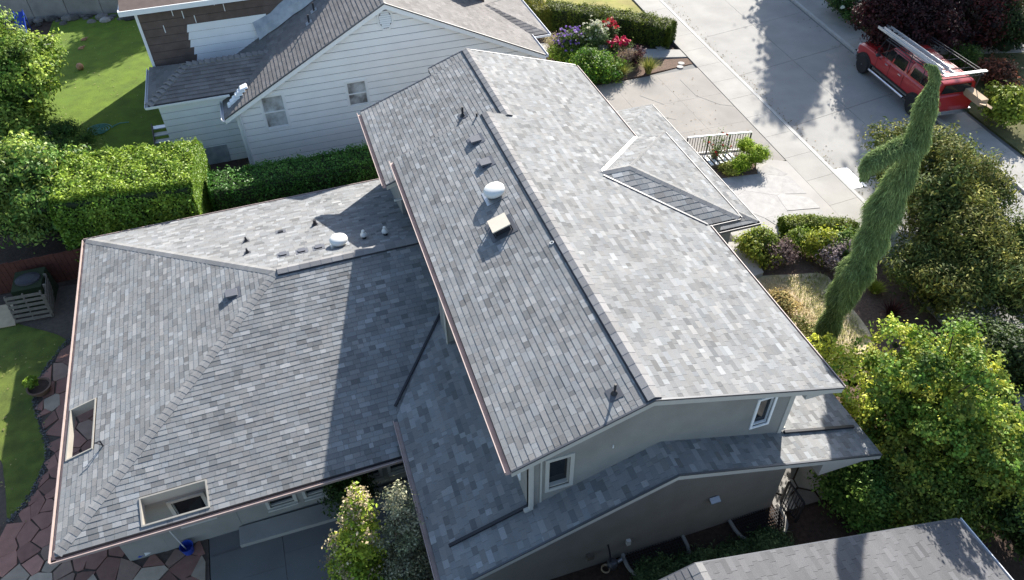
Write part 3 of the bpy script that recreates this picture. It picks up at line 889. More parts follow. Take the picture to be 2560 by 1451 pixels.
# ================================================================== the white house behind the hedge
wh = thing('white_house', (-1.6, 24, 0), 'white clapboard house with brown shingle roof behind the hedge', 'house')
YG = 21.0
gl = onY(589, 284, YG); ga = onY(957, 3, YG); gr = onY(1360, 132, YG)
xl_, xr_, xa = float(gl[0]), float(gr[0]), float(ga[0])
za = float(ga[2]); pw = (za - float(gl[2])) / (xa - xl_ + .35); pw2 = (za - float(gr[2])) / (xr_ - xa)
print('white gable', xl_, xr_, xa, za, pw, pw2)
def wz(x): return za - (pw * (xa - x) if x < xa else pw2 * (x - xa))
YB = 40.0
XLe, XRe = xl_ - .45, xr_
def slabw(pts, drop=.14, m='deck'): return slab_poly(pts, drop).build('roof', M[m], wh)
OV = YG - .22
slabw([(XLe, OV, wz(XLe)), (xa, OV, za), (xa, YB, za), (XLe, YB, wz(XLe))])
slabw([(xa, OV, za), (XRe, OV, wz(XRe)), (XRe, YB, wz(XRe)), (xa, YB, za)])
WT = []
k1_, k2_ = math.sqrt(1 + pw * pw), math.sqrt(1 + pw2 * pw2)
shingle(WT, (XLe, YB, wz(XLe)), (0, -1, 0), (1, 0, pw), [(YB - 31, 0), (YB - OV, 0), (YB - OV, (xa - XLe) * k1_), (YB - 31, (xa - XLe) * k1_)], pal=brown_tab, w=(.25, .35), e=.18, th=(.012, .018))
shingle(WT, (XRe, OV, wz(XRe)), (0, 1, 0), (-1, 0, pw2), [(0, 0), (11, 0), (11, (XRe - xa) * k2_), (0, (XRe - xa) * k2_)], pal=brown_tab, w=(.25, .35), e=.18, th=(.012, .018))
caps(wh, (xa, OV, za), (xa, 30, za), (-1, 0, -pw), (1, 0, -pw2), step=.22, pal=brown_tab, w=.12)
# hip bump-out on the left
HEZ, HY = 3.2, 21.75
h1, h2, h3 = G(372, 265, HEZ), G(600, 222, HEZ), G(372, 170, HEZ)
hx0 = float((h1[0] + h3[0]) / 2); hy0 = float(h1[1] + .0); hy1 = float(h3[1])
hm = (hy0 + hy1) / 2; hh = (hy1 - hy0) / 2
ph = 0.42
hx1 = xl_ + 3.2
print('bump', hx0, hy0, hy1, hx1)
slabw([(hx0, hy0, HEZ), (hx1, hy0, HEZ), (hx1, hm, HEZ + ph * hh), (hx0 + hh, hm, HEZ + ph * hh)])
slabw([(hx0, hy1, HEZ), (hx1, hy1, HEZ), (hx1, hm, HEZ + ph * hh), (hx0 + hh, hm, HEZ + ph * hh)])
slabw([(hx0, hy0, HEZ), (hx0, hy1, HEZ), (hx0 + hh, hm, HEZ + ph * hh)])
kh = math.sqrt(1 + ph * ph)
LH = hx1 - hx0
shingle(WT, (hx0, hy0, HEZ), (1, 0, 0), (0, 1, ph), [(0, 0), (LH, 0), (LH, hh * kh), (hh, hh * kh)], pal=brown_tab, w=(.25, .35), e=.19, th=(.024, .034))
shingle(WT, (hx0, hy1, HEZ), (0, -1, 0), (1, 0, ph), [(0, 0), (2 * hh, 0), (hh, hh * kh)], pal=brown_tab, w=(.25, .35), e=.19, th=(.024, .034))
caps(wh, (hx0, hy0, HEZ), (hx0 + hh, hm, HEZ + ph * hh), (0, -1, -ph), (-1, 0, -ph), step=.24, pal=brown_tab, w=.19, th=.075)
caps(wh, (hx0 + hh, hm, HEZ + ph * hh), (hx1 - 1, hm, HEZ + ph * hh), (0, -1, -ph), (0, 1, -ph), step=.24, pal=brown_tab, w=.19, th=.075)
# small hip roof over the porch on the right
pj = [G(*p, 3.2) for p in ((1340, 48), (1280, 82))]
px1, py1 = float(pj[0][0]), float(pj[0][1]) ; py0 = float(pj[1][1])
porch_z = 3.2
pr0 = px1 - 3.0
pyc = py1
pya, pyb = py0 - .6, py0 + 3.8
pyc = (pya + pyb) / 2; phh = (pyb - pya) / 2
slabw([(pr0, pya, porch_z), (px1, pya, porch_z), (px1 - phh, pyc, porch_z + .35 * phh), (pr0, pyc, porch_z + .35 * phh)])
slabw([(pr0, pyb, porch_z), (px1, pyb, porch_z), (px1 - phh, pyc, porch_z + .35 * phh), (pr0, pyc, porch_z + .35 * phh)])
slabw([(px1, pya, porch_z), (px1, pyb, porch_z), (px1 - phh, pyc, porch_z + .35 * phh)])
kp = math.sqrt(1 + .35 ** 2)
shingle(WT, (pr0, pya, porch_z), (1, 0, 0), (0, 1, .35), [(0, 0), (px1 - pr0, 0), (px1 - pr0 - phh, phh * kp), (0, phh * kp)], pal=brown_tab, w=(.25, .4), e=.2)
shingle(WT, (px1, pya, porch_z), (0, 1, 0), (-1, 0, .35), [(0, 0), (2 * phh, 0), (phh, phh * kp)], pal=brown_tab, w=(.25, .4), e=.2)
gutter(wh, (pr0 + .5, pya, porch_z), (px1 + .1, pya, porch_z), (0, -1, 0), M['gutter_white'])
gutter(wh, (px1, pya - .1, porch_z), (px1, pyb, porch_z), (1, 0, 0), M['gutter_white'])
lay_tabs(WT, wh, 240, M['shingle'])
# clapboard walls: each board is its own piece
def boards(parent, y, poly, m, x_off=0.0, e=0.30, holes=(), thick=.02, gap=.026):
    zs = [p[1] for p in poly]
    z = min(zs)
    P0 = poly if area2(poly) > 0 else poly[::-1]
    while z < max(zs):
        za_, zb_ = z + gap, min(z + e, max(zs))
        cuts = sorted({za_, zb_} | {h[i] for h in holes for i in (2, 3) if za_ < h[i] < zb_})
        for lo, hi in zip(cuts[:-1], cuts[1:]):
            band = clip_rect(P0, -1e3, 1e3, lo, hi)
            segs = [band] if band else []
            for h in holes:
                if h[2] < (lo + hi) / 2 < h[3]:
                    ns = []
                    for s_ in segs:
                        for q in (clip_rect(s_, -1e3, h[0], -1e3, 1e3), clip_rect(s_, h[1], 1e3, -1e3, 1e3)):
                            if q: ns.append(q)
                    segs = ns
            for s_ in segs:
                b = [V(p[0], y, p[1]) for p in s_]
                t = [V(p[0], y - thick, p[1]) for p in s_]
                MB().hull(b, t).build('siding_board', m, parent)
        z += e
w1 = axis_rect([pt2(onY(*p, YG)) for p in ((650, 245), (705, 237), (722, 312), (672, 322))])
w2 = axis_rect([pt2(onY(*p, YG)) for p in ((868, 210), (913, 200), (920, 257), (874, 266))])
gpol = [(xl_, .2), (xr_ - .35, .2), (xr_ - .35, wz(xr_ - .35) - .15), (xa, za - .15), (xl_, wz(xl_) - .15)]
gw = tess_wall('wall', (0, YG, 0), (1, 0, 0), (0, 0, 1), [(p[0], p[1] - (.1 if p[1] > 1 else 0)) for p in gpol], [rect(*w1), rect(*w2)], (0, -1, 0), .12, M['siding_shadow_line'], wh)
vc = pt2(onY(962, 47, YG))
boards(gw, YG - .002, gpol, M['siding_white'], holes=[(w1[0] - .08, w1[1] + .08, w1[2] - .08, w1[3] + .08), (w2[0] - .08, w2[1] + .08, w2[2] - .08, w2[3] + .08)])
for w in (w1, w2):
    window(wh, (0, YG - .01, 0), (1, 0, 0), (0, 0, 1), (0, -1, 0), rect(*w), fw=.09, recess=.03, frame='white_paint', pane='film', mull=True)
# octagonal gable vent
o = MB()
oc = [(vc[0] + .34 * math.cos(t) * (1 if abs(math.cos(t)) > .5 else 1), vc[1] + .50 * math.sin(t)) for t in np.arange(8) * math.pi / 4 + math.pi / 8]
o.hull([(p[0], YG - .02, p[1]) for p in oc], [(p[0], YG - .06, p[1]) for p in oc])
ov_ = o.build('gable_vent', M['white_paint'], wh)
MB().hull([(vc[0] + (p[0] - vc[0]) * .78, YG - .055, vc[1] + (p[1] - vc[1]) * .80) for p in oc], [(vc[0] + (p[0] - vc[0]) * .78, YG - .0625, vc[1] + (p[1] - vc[1]) * .80) for p in oc]).build('backing', M['vent_grey'], ov_)
for i in range(8):
    zz = vc[1] - .31 + i * .085
    hw_ = .235 if abs(zz - vc[1]) < .2 else .17
    MB().hull([(vc[0] - hw_, YG - .064, zz), (vc[0] + hw_, YG - .064, zz), (vc[0] + hw_, YG - .064, zz + .045), (vc[0] - hw_, YG - .064, zz + .045)],
              [(vc[0] - hw_, YG - .095, zz - .02), (vc[0] + hw_, YG - .095, zz - .02), (vc[0] + hw_, YG - .085, zz - .005), (vc[0] - hw_, YG - .085, zz - .005)]).build('slat', M['white_paint'], ov_)
# rake boards, corner boards, downspout, fascia
def rake_w(x0, x1):
    MB().hull([(x0, OV, wz(x0) - .22), (x1, OV, wz(x1) - .22), (x1, OV, wz(x1) - .03), (x0, OV, wz(x0) - .03)],
              [(x0, OV - .03, wz(x0) - .22), (x1, OV - .03, wz(x1) - .22), (x1, OV - .03, wz(x1) - .03), (x0, OV - .03, wz(x0) - .03)]).build('rake_board', M['white_paint'], wh)
    MB().hull([(x0, OV, wz(x0) - .03), (x1, OV, wz(x1) - .03), (x1, OV, wz(x1) + .03), (x0, OV, wz(x0) + .03)],
              [(x0, OV - .045, wz(x0) - .03), (x1, OV - .045, wz(x1) - .03), (x1, OV - .045, wz(x1) + .03), (x0, OV - .045, wz(x0) + .03)]).build('drip_edge', M['flash'], wh)
rake_w(XLe, xa); rake_w(xa, XRe)
MB().box((xl_ - .03, YG - .045, .2), (xl_ + .08, YG + .08, wz(xl_) - .2)).build('corner_board', M['white_paint'], wh)
MB().box((xl_ + .10, YG - .10, .2), (xl_ + .18, YG - .03, wz(xl_) - .2)).build('downspout', M['gutter_white'], wh)
MB().box((xr_ - .36, YG - .045, .2), (xr_ - .24, YG + .08, wz(xr_ - .3) - .2)).build('corner_board', M['white_paint'], wh)
gutter(wh, (XLe, OV, wz(XLe)), (XLe, 26, wz(XLe)), (-1, 0, 0), M['gutter_white'])
gutter(wh, (XRe, OV, wz(XRe)), (XRe, 34, wz(XRe)), (1, 0, 0), M['gutter_white'])
MB().box((xr_ - .36, YG + .12, .1), (xr_ - .24, 36, wz(xr_ - .3) - .16)).build('wall', M['white_paint'], wh)
MB().box((xl_, YG + .12, .1), (xl_ + .1, 36, wz(xl_) - .16)).build('wall', M['white_paint'], wh)
# bump-out walls
bw = tess_wall('wall', (0, hy0 + .3, 0), (1, 0, 0), (0, 0, 1), rect(hx0 + .3, xl_ + .02, -.1, HEZ - .14), [], (0, -1, 0), .12, M['siding_shadow_line'], wh)
boards(bw, hy0 + .298, rect(hx0 + .3, xl_ - .03, -.1, HEZ - .15), M['siding_white'])
MB().box((hx0 + .3, hy0 + .42, -.1), (hx0 + .42, hy1 - .3, HEZ - .14)).build('wall', M['white_paint'], wh)
gutter(wh, (hx0 - .1, hy0, HEZ), (xl_ - .1, hy0, HEZ), (0, -1, 0), M['gutter_white'])
gutter(wh, (hx0, hy0 - .1, HEZ), (hx0, hy1, HEZ), (-1, 0, 0), M['gutter_white'])
q1, q2 = onY(545, 365, hy0 + .27), onY(520, 418, hy0 + .27)
MB().box((q2[0] - .1, hy0 + .255, q2[2] - .15), (q1[0] + .35, hy0 + .272, q1[2])).build('hatch', M['plastic_sheet'], wh)
# plumbing vents on the left slope and right slope of the white house
nW1 = V(-pw, 0, 1)
def whL(px, py): return onP(px, py, nW1, za - pw * xa)
for p in ((773, 58), (785, 28)):
    b = whL(*p)
    o = MB().tube([b, b + V(0, 0, .35)], .04, 8).build('vent_pipe', M['black_metal'], wh)
    MB().obox(b + unit(nW1) * .02, (0, 1, 0), unit((1, 0, pw)), unit(nW1), .3, .3, .01).build('flashing', M['galv'], o)
# two-storey brown block behind
YBW = hy1 + .05
bl, bt = onY(330, 15, YBW), onY(372, 138, YBW)
bx0 = float(bl[0]); bz = float(bl[2])
print('brown', YBW, bx0, bz)
bpoly = [(bx0, 2.8), (4.0, 2.8), (4.0, bz), (bx0, bz)]
bwl = tess_wall('wall', (0, YBW, 0), (1, 0, 0), (0, 0, 1), [(bx0, 0), (3.9, 0), (3.9, bz), (bx0, bz)], [], (0, -1, 0), .12, M['brown_gap'], wh)
boards(bwl, YBW - .002, bpoly, M['siding_brown'], e=.33, gap=.014)
# freshly sprayed primer over a few of those boards
pp = [pt2(onY(*p, YBW)) for p in ((455, 85), (575, 78), (690, 95), (690, 135), (470, 133))]
zc = [p[1] for p in pp]
z0_ = min(zc) - .3
for i in range(int((max(zc) - z0_) / .33) + 1):
    zz = 2.8 + .33 * round((z0_ + i * .33 - 2.8) / .33)
    xa_, xb_ = pp[0][0] + random.uniform(-.1, .25) - (.9 if i == 0 else 0), pp[2][0] + random.uniform(-.3, .3)
    MB().hull([(xa_, YBW - .015, zz + .012), (xb_, YBW - .015, zz + .012), (xb_, YBW - .015, zz + .332), (xa_ + .1, YBW - .015, zz + .332)],
              [(xa_, YBW - .024, zz + .012), (xb_, YBW - .024, zz + .012), (xb_, YBW - .024, zz + .332), (xa_ + .1, YBW - .024, zz + .332)]).build('primer_patch', M['siding_white'], wh)
for (px_, py_) in ((430, 30), (457, 36), (488, 47), (411, 72), (533, 3), (560, 18)):
    b = onY(px_, py_, YBW)
    MB().box(b + V(-.015, -.055, -.16), b + V(.015, -.04, .16)).build('primer_mark', M['white_paint'], wh)
MB().box((bx0 - .05, YBW - .05, 0), (bx0 + .06, YBW + .06, bz)).build('corner_board', M['white_paint'], wh)
MB().box((bx0, YBW + .125, 0), (bx0 + .12, YBW + 7.6, bz)).build('wall', M['siding_brown'], wh)
MB().box((bx0 + .125, YBW + 7.48, 0), (3.9, YBW + 7.6, bz)).build('wall', M['siding_brown'], wh)
slab_poly([(bx0 - .5, YBW + 7.9, bz - .05), (-6.2, YBW + 7.9, bz - .05), (-6.2, YBW + 4, bz + 1.2), (bx0 - .5, YBW + 4, bz + 1.2)], .1).build('roof', M['siding_brown'], wh)
slab_poly([(bx0 - .5, YBW - .35, bz - .05), (-6.2, YBW - .35, bz - .05), (-6.2, YBW + 4, bz + 1.2), (bx0 - .5, YBW + 4, bz + 1.2)], .1).build('roof', M['siding_brown'], wh)
MB().box((bx0 - .55, YBW - .40, bz - .24), (-6.2, YBW - .355, bz - .03)).build('fascia', M['white_paint'], wh)
MB().box((bx0 - .56, YBW - .355, bz - .24), (bx0 - .51, YBW + .8, bz - .03)).build('fascia', M['white_paint'], wh)
# masking film taped along the roof line against the brown block
mb = MB()
FX = np.linspace(xl_ + 1.5, xl_ + 5.6, 11)
L0 = [V(x, YBW - .42 + .05 * math.sin(i * 2.1), wz(x) + .05) for i, x in enumerate(FX)]
L1 = [V(x - .12, YBW - .045, wz(x) + .62 + .07 * math.cos(i * 1.7)) for i, x in enumerate(FX)]
LM = [(p + q) / 2 + V(0, -.03 - .04 * (i % 2), .04) for i, (p, q) in enumerate(zip(L0, L1))]
for i in range(10):
    for A0, A1 in ((L0, LM), (LM, L1)):
        q = [A0[i], A0[i + 1], A1[i + 1], A1[i]]
        mb.hull(q, [p + V(0, -.012, .012) for p in q])
tag(mb.build('masking_film', M['plastic_sheet']), 'crumpled grey masking film taped between brown wall and brown shingle roof', 'plastic film')
p = whL(612, 228)
mb = MB()
for i in range(6):
    c = p + V(-.12 * i, -.05 * i, -.10 * i + .12)
    mb.hull([c + V(-.18, -.2, 0), c + V(.15, -.15, .05), c + V(.12, .2, .08), c + V(-.2, .15, .02)], [c + V(-.15, -.17, .06 + .02 * (i % 3)), c + V(.12, -.1, .1), c + V(.1, .16, .14 - .03 * (i % 2)), c + V(-.15, .1, .09)])
tag(mb.build('paint_cloth', M['white_paint']), 'crumpled white paint cloth on the valley of brown roof', 'cloth')

# ================================================================== neighbour's roof at the lower right
nb = thing('neighbour_house', (4, -7, 0), 'neighbouring house with plain grey shingle roof at lower right', 'house')
NEZ = 2.6
ne = G(2395, 1297, NEZ); nx, ny = float(ne[0]), float(ne[1])
nr = onY(1738, 1410, ny); nrx, nrz = float(nr[0]), float(nr[2])
pn = (nrz - NEZ) / (nx - nrx)
NY0 = -12.0
slab_poly([(nrx, ny, nrz), (nx, ny, NEZ), (nx, NY0, NEZ), (nrx, NY0, nrz)], .12).build('roof', M['deck'], nb)
slab_poly([(nrx, ny, nrz), (nrx - 6, ny, nrz - 6 * pn), (nrx - 6, NY0, nrz - 6 * pn), (nrx, NY0, nrz)], .12).build('roof', M['deck'], nb)
NT = []
kn = math.sqrt(1 + pn * pn)
shingle(NT, (nx, NY0, NEZ), (0, 1, 0), (-1, 0, pn), [(3, 0), (ny - NY0, 0), (ny - NY0, (nx - nrx) * kn), (3, (nx - nrx) * kn)], pal=slate_tab, w=(.26, .34), th=(.006, .010))
shingle(NT, (nrx - 6, ny, nrz - 6 * pn), (0, -1, 0), (1, 0, pn), [(0, 0), (5, 0), (5, 6 * kn), (0, 6 * kn)], pal=slate_tab, w=(.26, .34), th=(.006, .010))
lay_tabs(NT, nb, 260, M['shingle'])
caps(nb, (nrx, NY0 + 5, nrz), (nrx, ny, nrz), (-1, 0, -pn), (1, 0, -pn), step=.2, pal=slate_tab, w=.16)
gutter(nb, (nx, ny, NEZ), (nx, NY0, NEZ), (1, 0, 0), M['gutter_white'], w=.08)
for s, xx in ((1, nx), (-1, nrx - 6)):
    MB().hull([(nrx, ny, nrz - .2), (xx, ny, nrz - abs(xx - nrx) * pn - .2), (xx, ny, nrz - abs(xx - nrx) * pn - .01), (nrx, ny, nrz - .01)],
              [(nrx, ny + .03, nrz - .2), (xx, ny + .03, nrz - abs(xx - nrx) * pn - .2), (xx, ny + .03, nrz - abs(xx - nrx) * pn - .01), (nrx, ny + .03, nrz - .01)]).build('rake_board', M['flash'], nb)
tess_wall('wall', (0, ny - .35, 0), (1, 0, 0), (0, 0, 1), [(nrx - 5.5, -.1), (nx - .6, -.1), (nx - .6, NEZ + pn * .6 - .13), (nrx, nrz - .13), (nrx - 5.5, nrz - 5.5 * pn - .13)], [], (0, 1, 0), .12, M['stucco'], nb)
MB().box((nx - .72, NY0, -.1), (nx - .6, ny - .48, NEZ + pn * .6 - .13)).build('wall', M['stucco'], nb)
# ================================================================== ground, street, paving
def sheet(name, pts, z, material, kind='structure', drop=0.25):
    pts = [(float(p[0]), float(p[1])) for p in pts]
    if area2(pts) < 0: pts = pts[::-1]
    loops = [[Vector((p[0], p[1], 0)) for p in pts]]
    tri = tessellate_polygon(loops)
    k = len(pts)
    vs = [(p[0], p[1], z) for p in pts] + [(p[0], p[1], z - drop) for p in pts]
    fs = [tuple(t) for t in tri] + [(i, (i + 1) % k, k + (i + 1) % k, k + i) for i in range(k)]
    mb = MB().add(vs, fs)
    o = mb.build(name, material)
    if kind: o['kind'] = kind
    me = o.data
    # make sure the top faces up
    for p in me.polygons:
        if abs(p.normal.z) > .5 and p.normal.z < 0: p.flip()
    return o
gr_ = MB().box((-120, -60, -1.0), (140, 220, -0.06)).build('ground', M['soil'])
tag(gr_, kind='structure')
def gp(*l): return [G(*p)[:2] for p in l]
def smooth_poly(pts, n=6, closed=True):
    pts = [V(*p[:2]) for p in pts]; out = []; m = len(pts)
    for i in range(m if closed else m - 1):
        p0, p1, p2, p3 = (pts[(i - 1) % m], pts[i], pts[(i + 1) % m], pts[(i + 2) % m]) if closed else (pts[max(i - 1, 0)], pts[i], pts[i + 1], pts[min(i + 2, m - 1)])
        for t in np.linspace(0, 1, n, endpoint=False):
            out.append(.5 * ((2 * p1) + (p2 - p0) * t + (2 * p0 - 5 * p1 + 4 * p2 - p3) * t * t + (3 * p1 - p0 - 3 * p2 + p3) * t ** 3))
    if not closed: out.append(pts[-1])
    return out
# street: slabs of concrete laid in two lanes, with a kerb and a footway on each side
KL = lambda y: 15.59 + .0565 * (y - 17.0)          # left kerb line
FWY = lambda y: 13.98 + .055 * (y - 16.0)          # house side of the footway
a_, b_ = G(1976, 0)[:2], G(2131.6, 129)[:2]
KR = lambda y: float(b_[0] + (a_[0] - b_[0]) * (y - b_[1]) / (a_[1] - b_[1]))
a2_, b2_ = G(2055, 0)[:2], G(2165, 89)[:2]
FR = lambda y: float(b2_[0] + (a2_[0] - b2_[0]) * (y - b2_[1]) / (a2_[1] - b2_[1]))
c_, d_2 = G(1813, 0)[:2], G(2000, 165)[:2]
CL = lambda y: float(d_2[0] + (c_[0] - d_2[0]) * (y - d_2[1]) / (c_[1] - d_2[1]))
print('street at y=20: ', KL(20), CL(20), KR(20), FR(20), 'y=30', KL(30), CL(30), KR(30))
road = MB().box((14.5, -40, -.2), (60, 90, -.045)).build('road', M['dark_concrete'])
tag(road, kind='structure')
def slab(parent, q, z, material, gap=.012, th=.05, name='slab'):
    c = sum(V(*p) for p in q) / len(q)
    qq = [V(*p) + (c - V(*p)) / np.linalg.norm(c - V(*p)) * gap for p in q]
    return MB().hull([(p[0], p[1], z - th) for p in qq], [(p[0], p[1], z) for p in qq]).build(name, material, parent)
ys = [-24, -16, -8, 0, 4, 8.0, 12.3, float(G(1979, 318)[1]), float(G(1910, 179)[1]), float(G(1765, 95)[1]), 31, 36, 44, 54, 66]
ys = sorted(ys)
for i in range(len(ys) - 1):
    y0, y1 = ys[i], ys[i + 1]
    sk_ = .55
    slab(road, [(KL(y0), y0), (CL(y0), y0 + sk_), (CL(y1), y1 + sk_), (KL(y1), y1)], 0.0, M['road'])
    slab(road, [(CL(y0), y0 + sk_), (KR(y0), y0 + sk_ * 2), (KR(y1), y1 + sk_ * 2), (CL(y1), y1 + sk_)], 0.0, M['road'])
def ribbon(name, fa, fb, y0, y1, z, material, n=30, kind='structure', drop=.25):
    pts = [(fa(y), y) for y in np.linspace(y0, y1, n)] + [(fb(y), y) for y in np.linspace(y1, y0, n)]
    return sheet(name, pts, z, material, kind, drop)
ribbon('kerb', KL, lambda y: KL(y) - .16, -24, 66, .10, M['kerb'])
ribbon('kerb', KR, lambda y: KR(y) + .16, -24, 66, .10, M['kerb'])
fw = ribbon('footway', lambda y: FWY(y), lambda y: KL(y) - .17, -24, 66, .05, M['dark_concrete'])
fy = [-8 + 1.72 * i for i in range(32)]
for i in range(len(fy) - 1):
    y0, y1 = fy[i], fy[i + 1]
    slab(fw, [(FWY(y0), y0), (KL(y0) - .17, y0 + .1), (KL(y1) - .17, y1 + .1), (FWY(y1), y1)], .095, M['concrete'], gap=.008, th=.04)
fw2 = ribbon('footway', lambda y: KR(y) + .17, lambda y: FR(y), -24, 66, .05, M['dark_concrete'])
fy = [4 + 1.9 * i for i in range(20)]
for i in range(len(fy) - 1):
    y0, y1 = fy[i], fy[i + 1]
    slab(fw2, [(KR(y0) + .17, y0), (FR(y0), y0 + .1), (FR(y1), y1 + .1), (KR(y1) + .17, y1)], .095, M['concrete'], gap=.008, th=.04)
p = G(2118, 444, .01)
MB().hull([p + V(-.42, -.75, 0), p + V(.38, -.80, 0), p + V(.42, .62, 0), p + V(-.32, .66, 0)], [p + V(-.42, -.75, .008), p + V(.38, -.80, .008), p + V(.42, .62, .008), p + V(-.32, .66, .008)]).build('patch', M['white_paint'], road)
# garage drive: large old slabs with cracks
drive = sheet('driveway', [(6.4, 14.2), (FWY(14.2) - .01, 14.2), (FWY(23.4) - .01, 23.4), (8.2, 22.6), (6.4, 22.4)], .03, M['dark_concrete'])
dx = [6.45, 9.6, 12.0, 13.9]
for i in range(3):
    for (y0, y1) in ((14.25, 17.6), (17.6, 20.2), (20.2, 22.9)):
        e0 = FWY(y0) - .02 if i == 2 else dx[i + 1]; e1 = FWY(y1) - .02 if i == 2 else dx[i + 1]
        slab(drive, [(dx[i], y0), (e0, y0), (e1, y1), (dx[i], y1)], .085, M['drive'], gap=.005, th=.05)
for l in (((1565, 275), (1640, 290), (1690, 300)), ((1700, 200), (1740, 240), (1800, 262), (1850, 268)), ((1600, 240), (1660, 262))):
    MB().tube([G(*p, .083) for p in l], .010, 5).build('crack', M['dark_concrete'], drive)
# pale entry terrace of stamped concrete
ter = sheet('terrace', [(8.0, 9.0), (10.25, 10.0), (10.9, 9.9), (FWY(9.3) - .01, 9.2), (FWY(14.15) - .01, 14.15), (11.6, 15.4), (9.0, 15.0), (8.0, 14.0)], .098, M['pale_concrete'])
rr = np.random.default_rng(3)
def voronoi(seeds, bounds):
    out = []
    for i, s in enumerate(seeds):
        poly = [tuple(p) for p in bounds]
        for j, t in enumerate(seeds):
            if i == j: continue
            d = t - s
            if d @ d > 9: continue
            m = (s + t) / 2
            new = []
            k = len(poly)
            for a in range(k):
                p, q = V(*poly[a]), V(*poly[(a + 1) % k])
                dp, dq = (p - m) @ d, (q - m) @ d
                if dp <= 0: new.append(tuple(p))
                if dp * dq < 0:
                    new.append(tuple(p + (q - p) * dp / (dp - dq)))
            poly = new
            if len(poly) < 3: break
        out.append(poly if len(poly) > 2 else None)
    return out
def inside(p, poly):
    c = False; n = len(poly)
    for i in range(n):
        a, b = poly[i], poly[(i + 1) % n]
        if (a[1] > p[1]) != (b[1] > p[1]) and p[0] < (b[0] - a[0]) * (p[1] - a[1]) / (b[1] - a[1]) + a[0]: c = not c
    return c
def pave(parent, region, spacing, z, pal, material, gap=.02, name='flagstone', th=.04, clipb=None, seed=1, rel=1, jit=.012):
    r = np.random.default_rng(seed)
    xs = [p[0] for p in region]; ysx = [p[1] for p in region]
    bb = clipb or (min(xs), max(xs), min(ysx), max(ysx))
    pts = []
    tries = 0
    while tries < 6000:
        tries += 1
        c = V(r.uniform(bb[0], bb[1]), r.uniform(bb[2], bb[3]))
        if not inside(c, region): continue
        if any(np.linalg.norm(c - q) < spacing * (.45 + .95 * ((int(abs(q[0] * 977)) % 100) / 100)) for q in pts): continue
        pts.append(c)
    n = 0
    for s, poly in zip(pts, voronoi(pts, [(bb[0], bb[2]), (bb[1], bb[2]), (bb[1], bb[3]), (bb[0], bb[3])])):
        if poly is None: continue
        P = [V(*p) for p in poly]
        # drop what sticks out of the region far
        P = [s + (p - s) * (1 - gap / max(.1, np.linalg.norm(p - s))) + r.normal(0, jit, 2) for p in P]
        if max(np.linalg.norm(p - s) for p in P) > 1.6 * spacing: 
            P = [s + (p - s) * min(1, 1.1 * spacing / np.linalg.norm(p - s)) for p in P]
        Q_ = []
        for p in P:
            f = 1.0
            while f > .2 and not inside(s + (p - s) * f, region): f -= .06
            Q_.append(s + (p - s) * f)
        P = Q_
        zz = z + r.uniform(-.006, .006)
        col = pal(r)
        MB().hull([(p[0], p[1], z - th) for p in P], [(p[0], p[1], zz) for p in P], col).build(name, material, parent)
        n += 1
    return n
def pale_pal(r):
    b = .33 * math.exp(r.normal(0, .05)); return (b * 1.01, b * .985, b * .95)
n1 = pave(ter, [(8.3, 10.1), (10.9, 10.2), (13.2, 9.6), (13.4, 13.9), (11.5, 15.1), (9.0, 14.6)], 1.5, .106, pale_pal, M['flagstone'], gap=.012, seed=4)
# red flagstone patio, lower left
patio = sheet('patio', [(-17.6, 1.2), (-10.12, 1.2), (-10.12, 4.05), (-12.0, 4.05), (-12.0, 15.6), (-17.6, 16.2)], -.002, M['mortar'])
lawn_px = [(0, 800), (60, 815), (165, 850), (125, 905), (92, 960), (84, 1010), (104, 1080), (116, 1130), (98, 1190), (62, 1255), (22, 1300), (16, 1250), (10, 1190), (-12, 1140), (-160, 1080), (-260, 900), (-160, 800)]
lawn_poly = [tuple(p) for p in smooth_poly(gp(*lawn_px), 4)]
lawn_b = sheet('lawn', lawn_poly, .02, M['lawn2'])
def red_pal(r):
    k = r.random()
    b = math.exp(r.normal(0, .16))
    if k < .72: c = (.30, .155, .118)
    elif k < .88: c = (.34, .225, .17)
    else: c = (.40, .32, .24)
    return tuple(v_ * b for v_ in c)
reg = [(-17.4, 1.3), (-10.2, 1.3), (-10.2, 4.0), (-12.05, 4.0), (-12.05, 14.3), (-14.1, 14.3), (-14.1, 13.0)]
reg += [tuple(p) for p in gp((168, 855), (128, 910), (97, 960), (90, 1010), (110, 1080), (122, 1130), (103, 1195), (66, 1262), (24, 1310))]
reg += [(-17.4, 6.2)]
n2 = pave(patio, reg, .43, .03, red_pal, M['flagstone'], gap=.018, seed=11, jit=.022)
print('flagstones', n2, n1)
# pebble edging between lawn and patio
edge = smooth_poly(gp((172, 850), (128, 905), (95, 960), (87, 1010), (107, 1080), (119, 1130), (101, 1192), (64, 1258), (23, 1304)), 14, closed=False)
mb = MB()
r = np.random.default_rng(5)
for p in edge:
    for k in range(8):
        c = V(p[0] + r.uniform(-.06, .10), p[1] + r.uniform(-.08, .10), .02)
        s = r.uniform(.012, .030)
        b = .09 * math.exp(r.normal(0, .35))
        mb.lathe(c, [(s * .6, 0), (s, s * .4), (s * .6, s * .8)], 6, col=(b, b * .96, b * .92), sq=(1, r.uniform(.6, 1)))
tag(mb.build('pebbles', M['pebble']), 'band of small grey pebbles edging the lower left lawn', 'pebbles', kind='stuff')
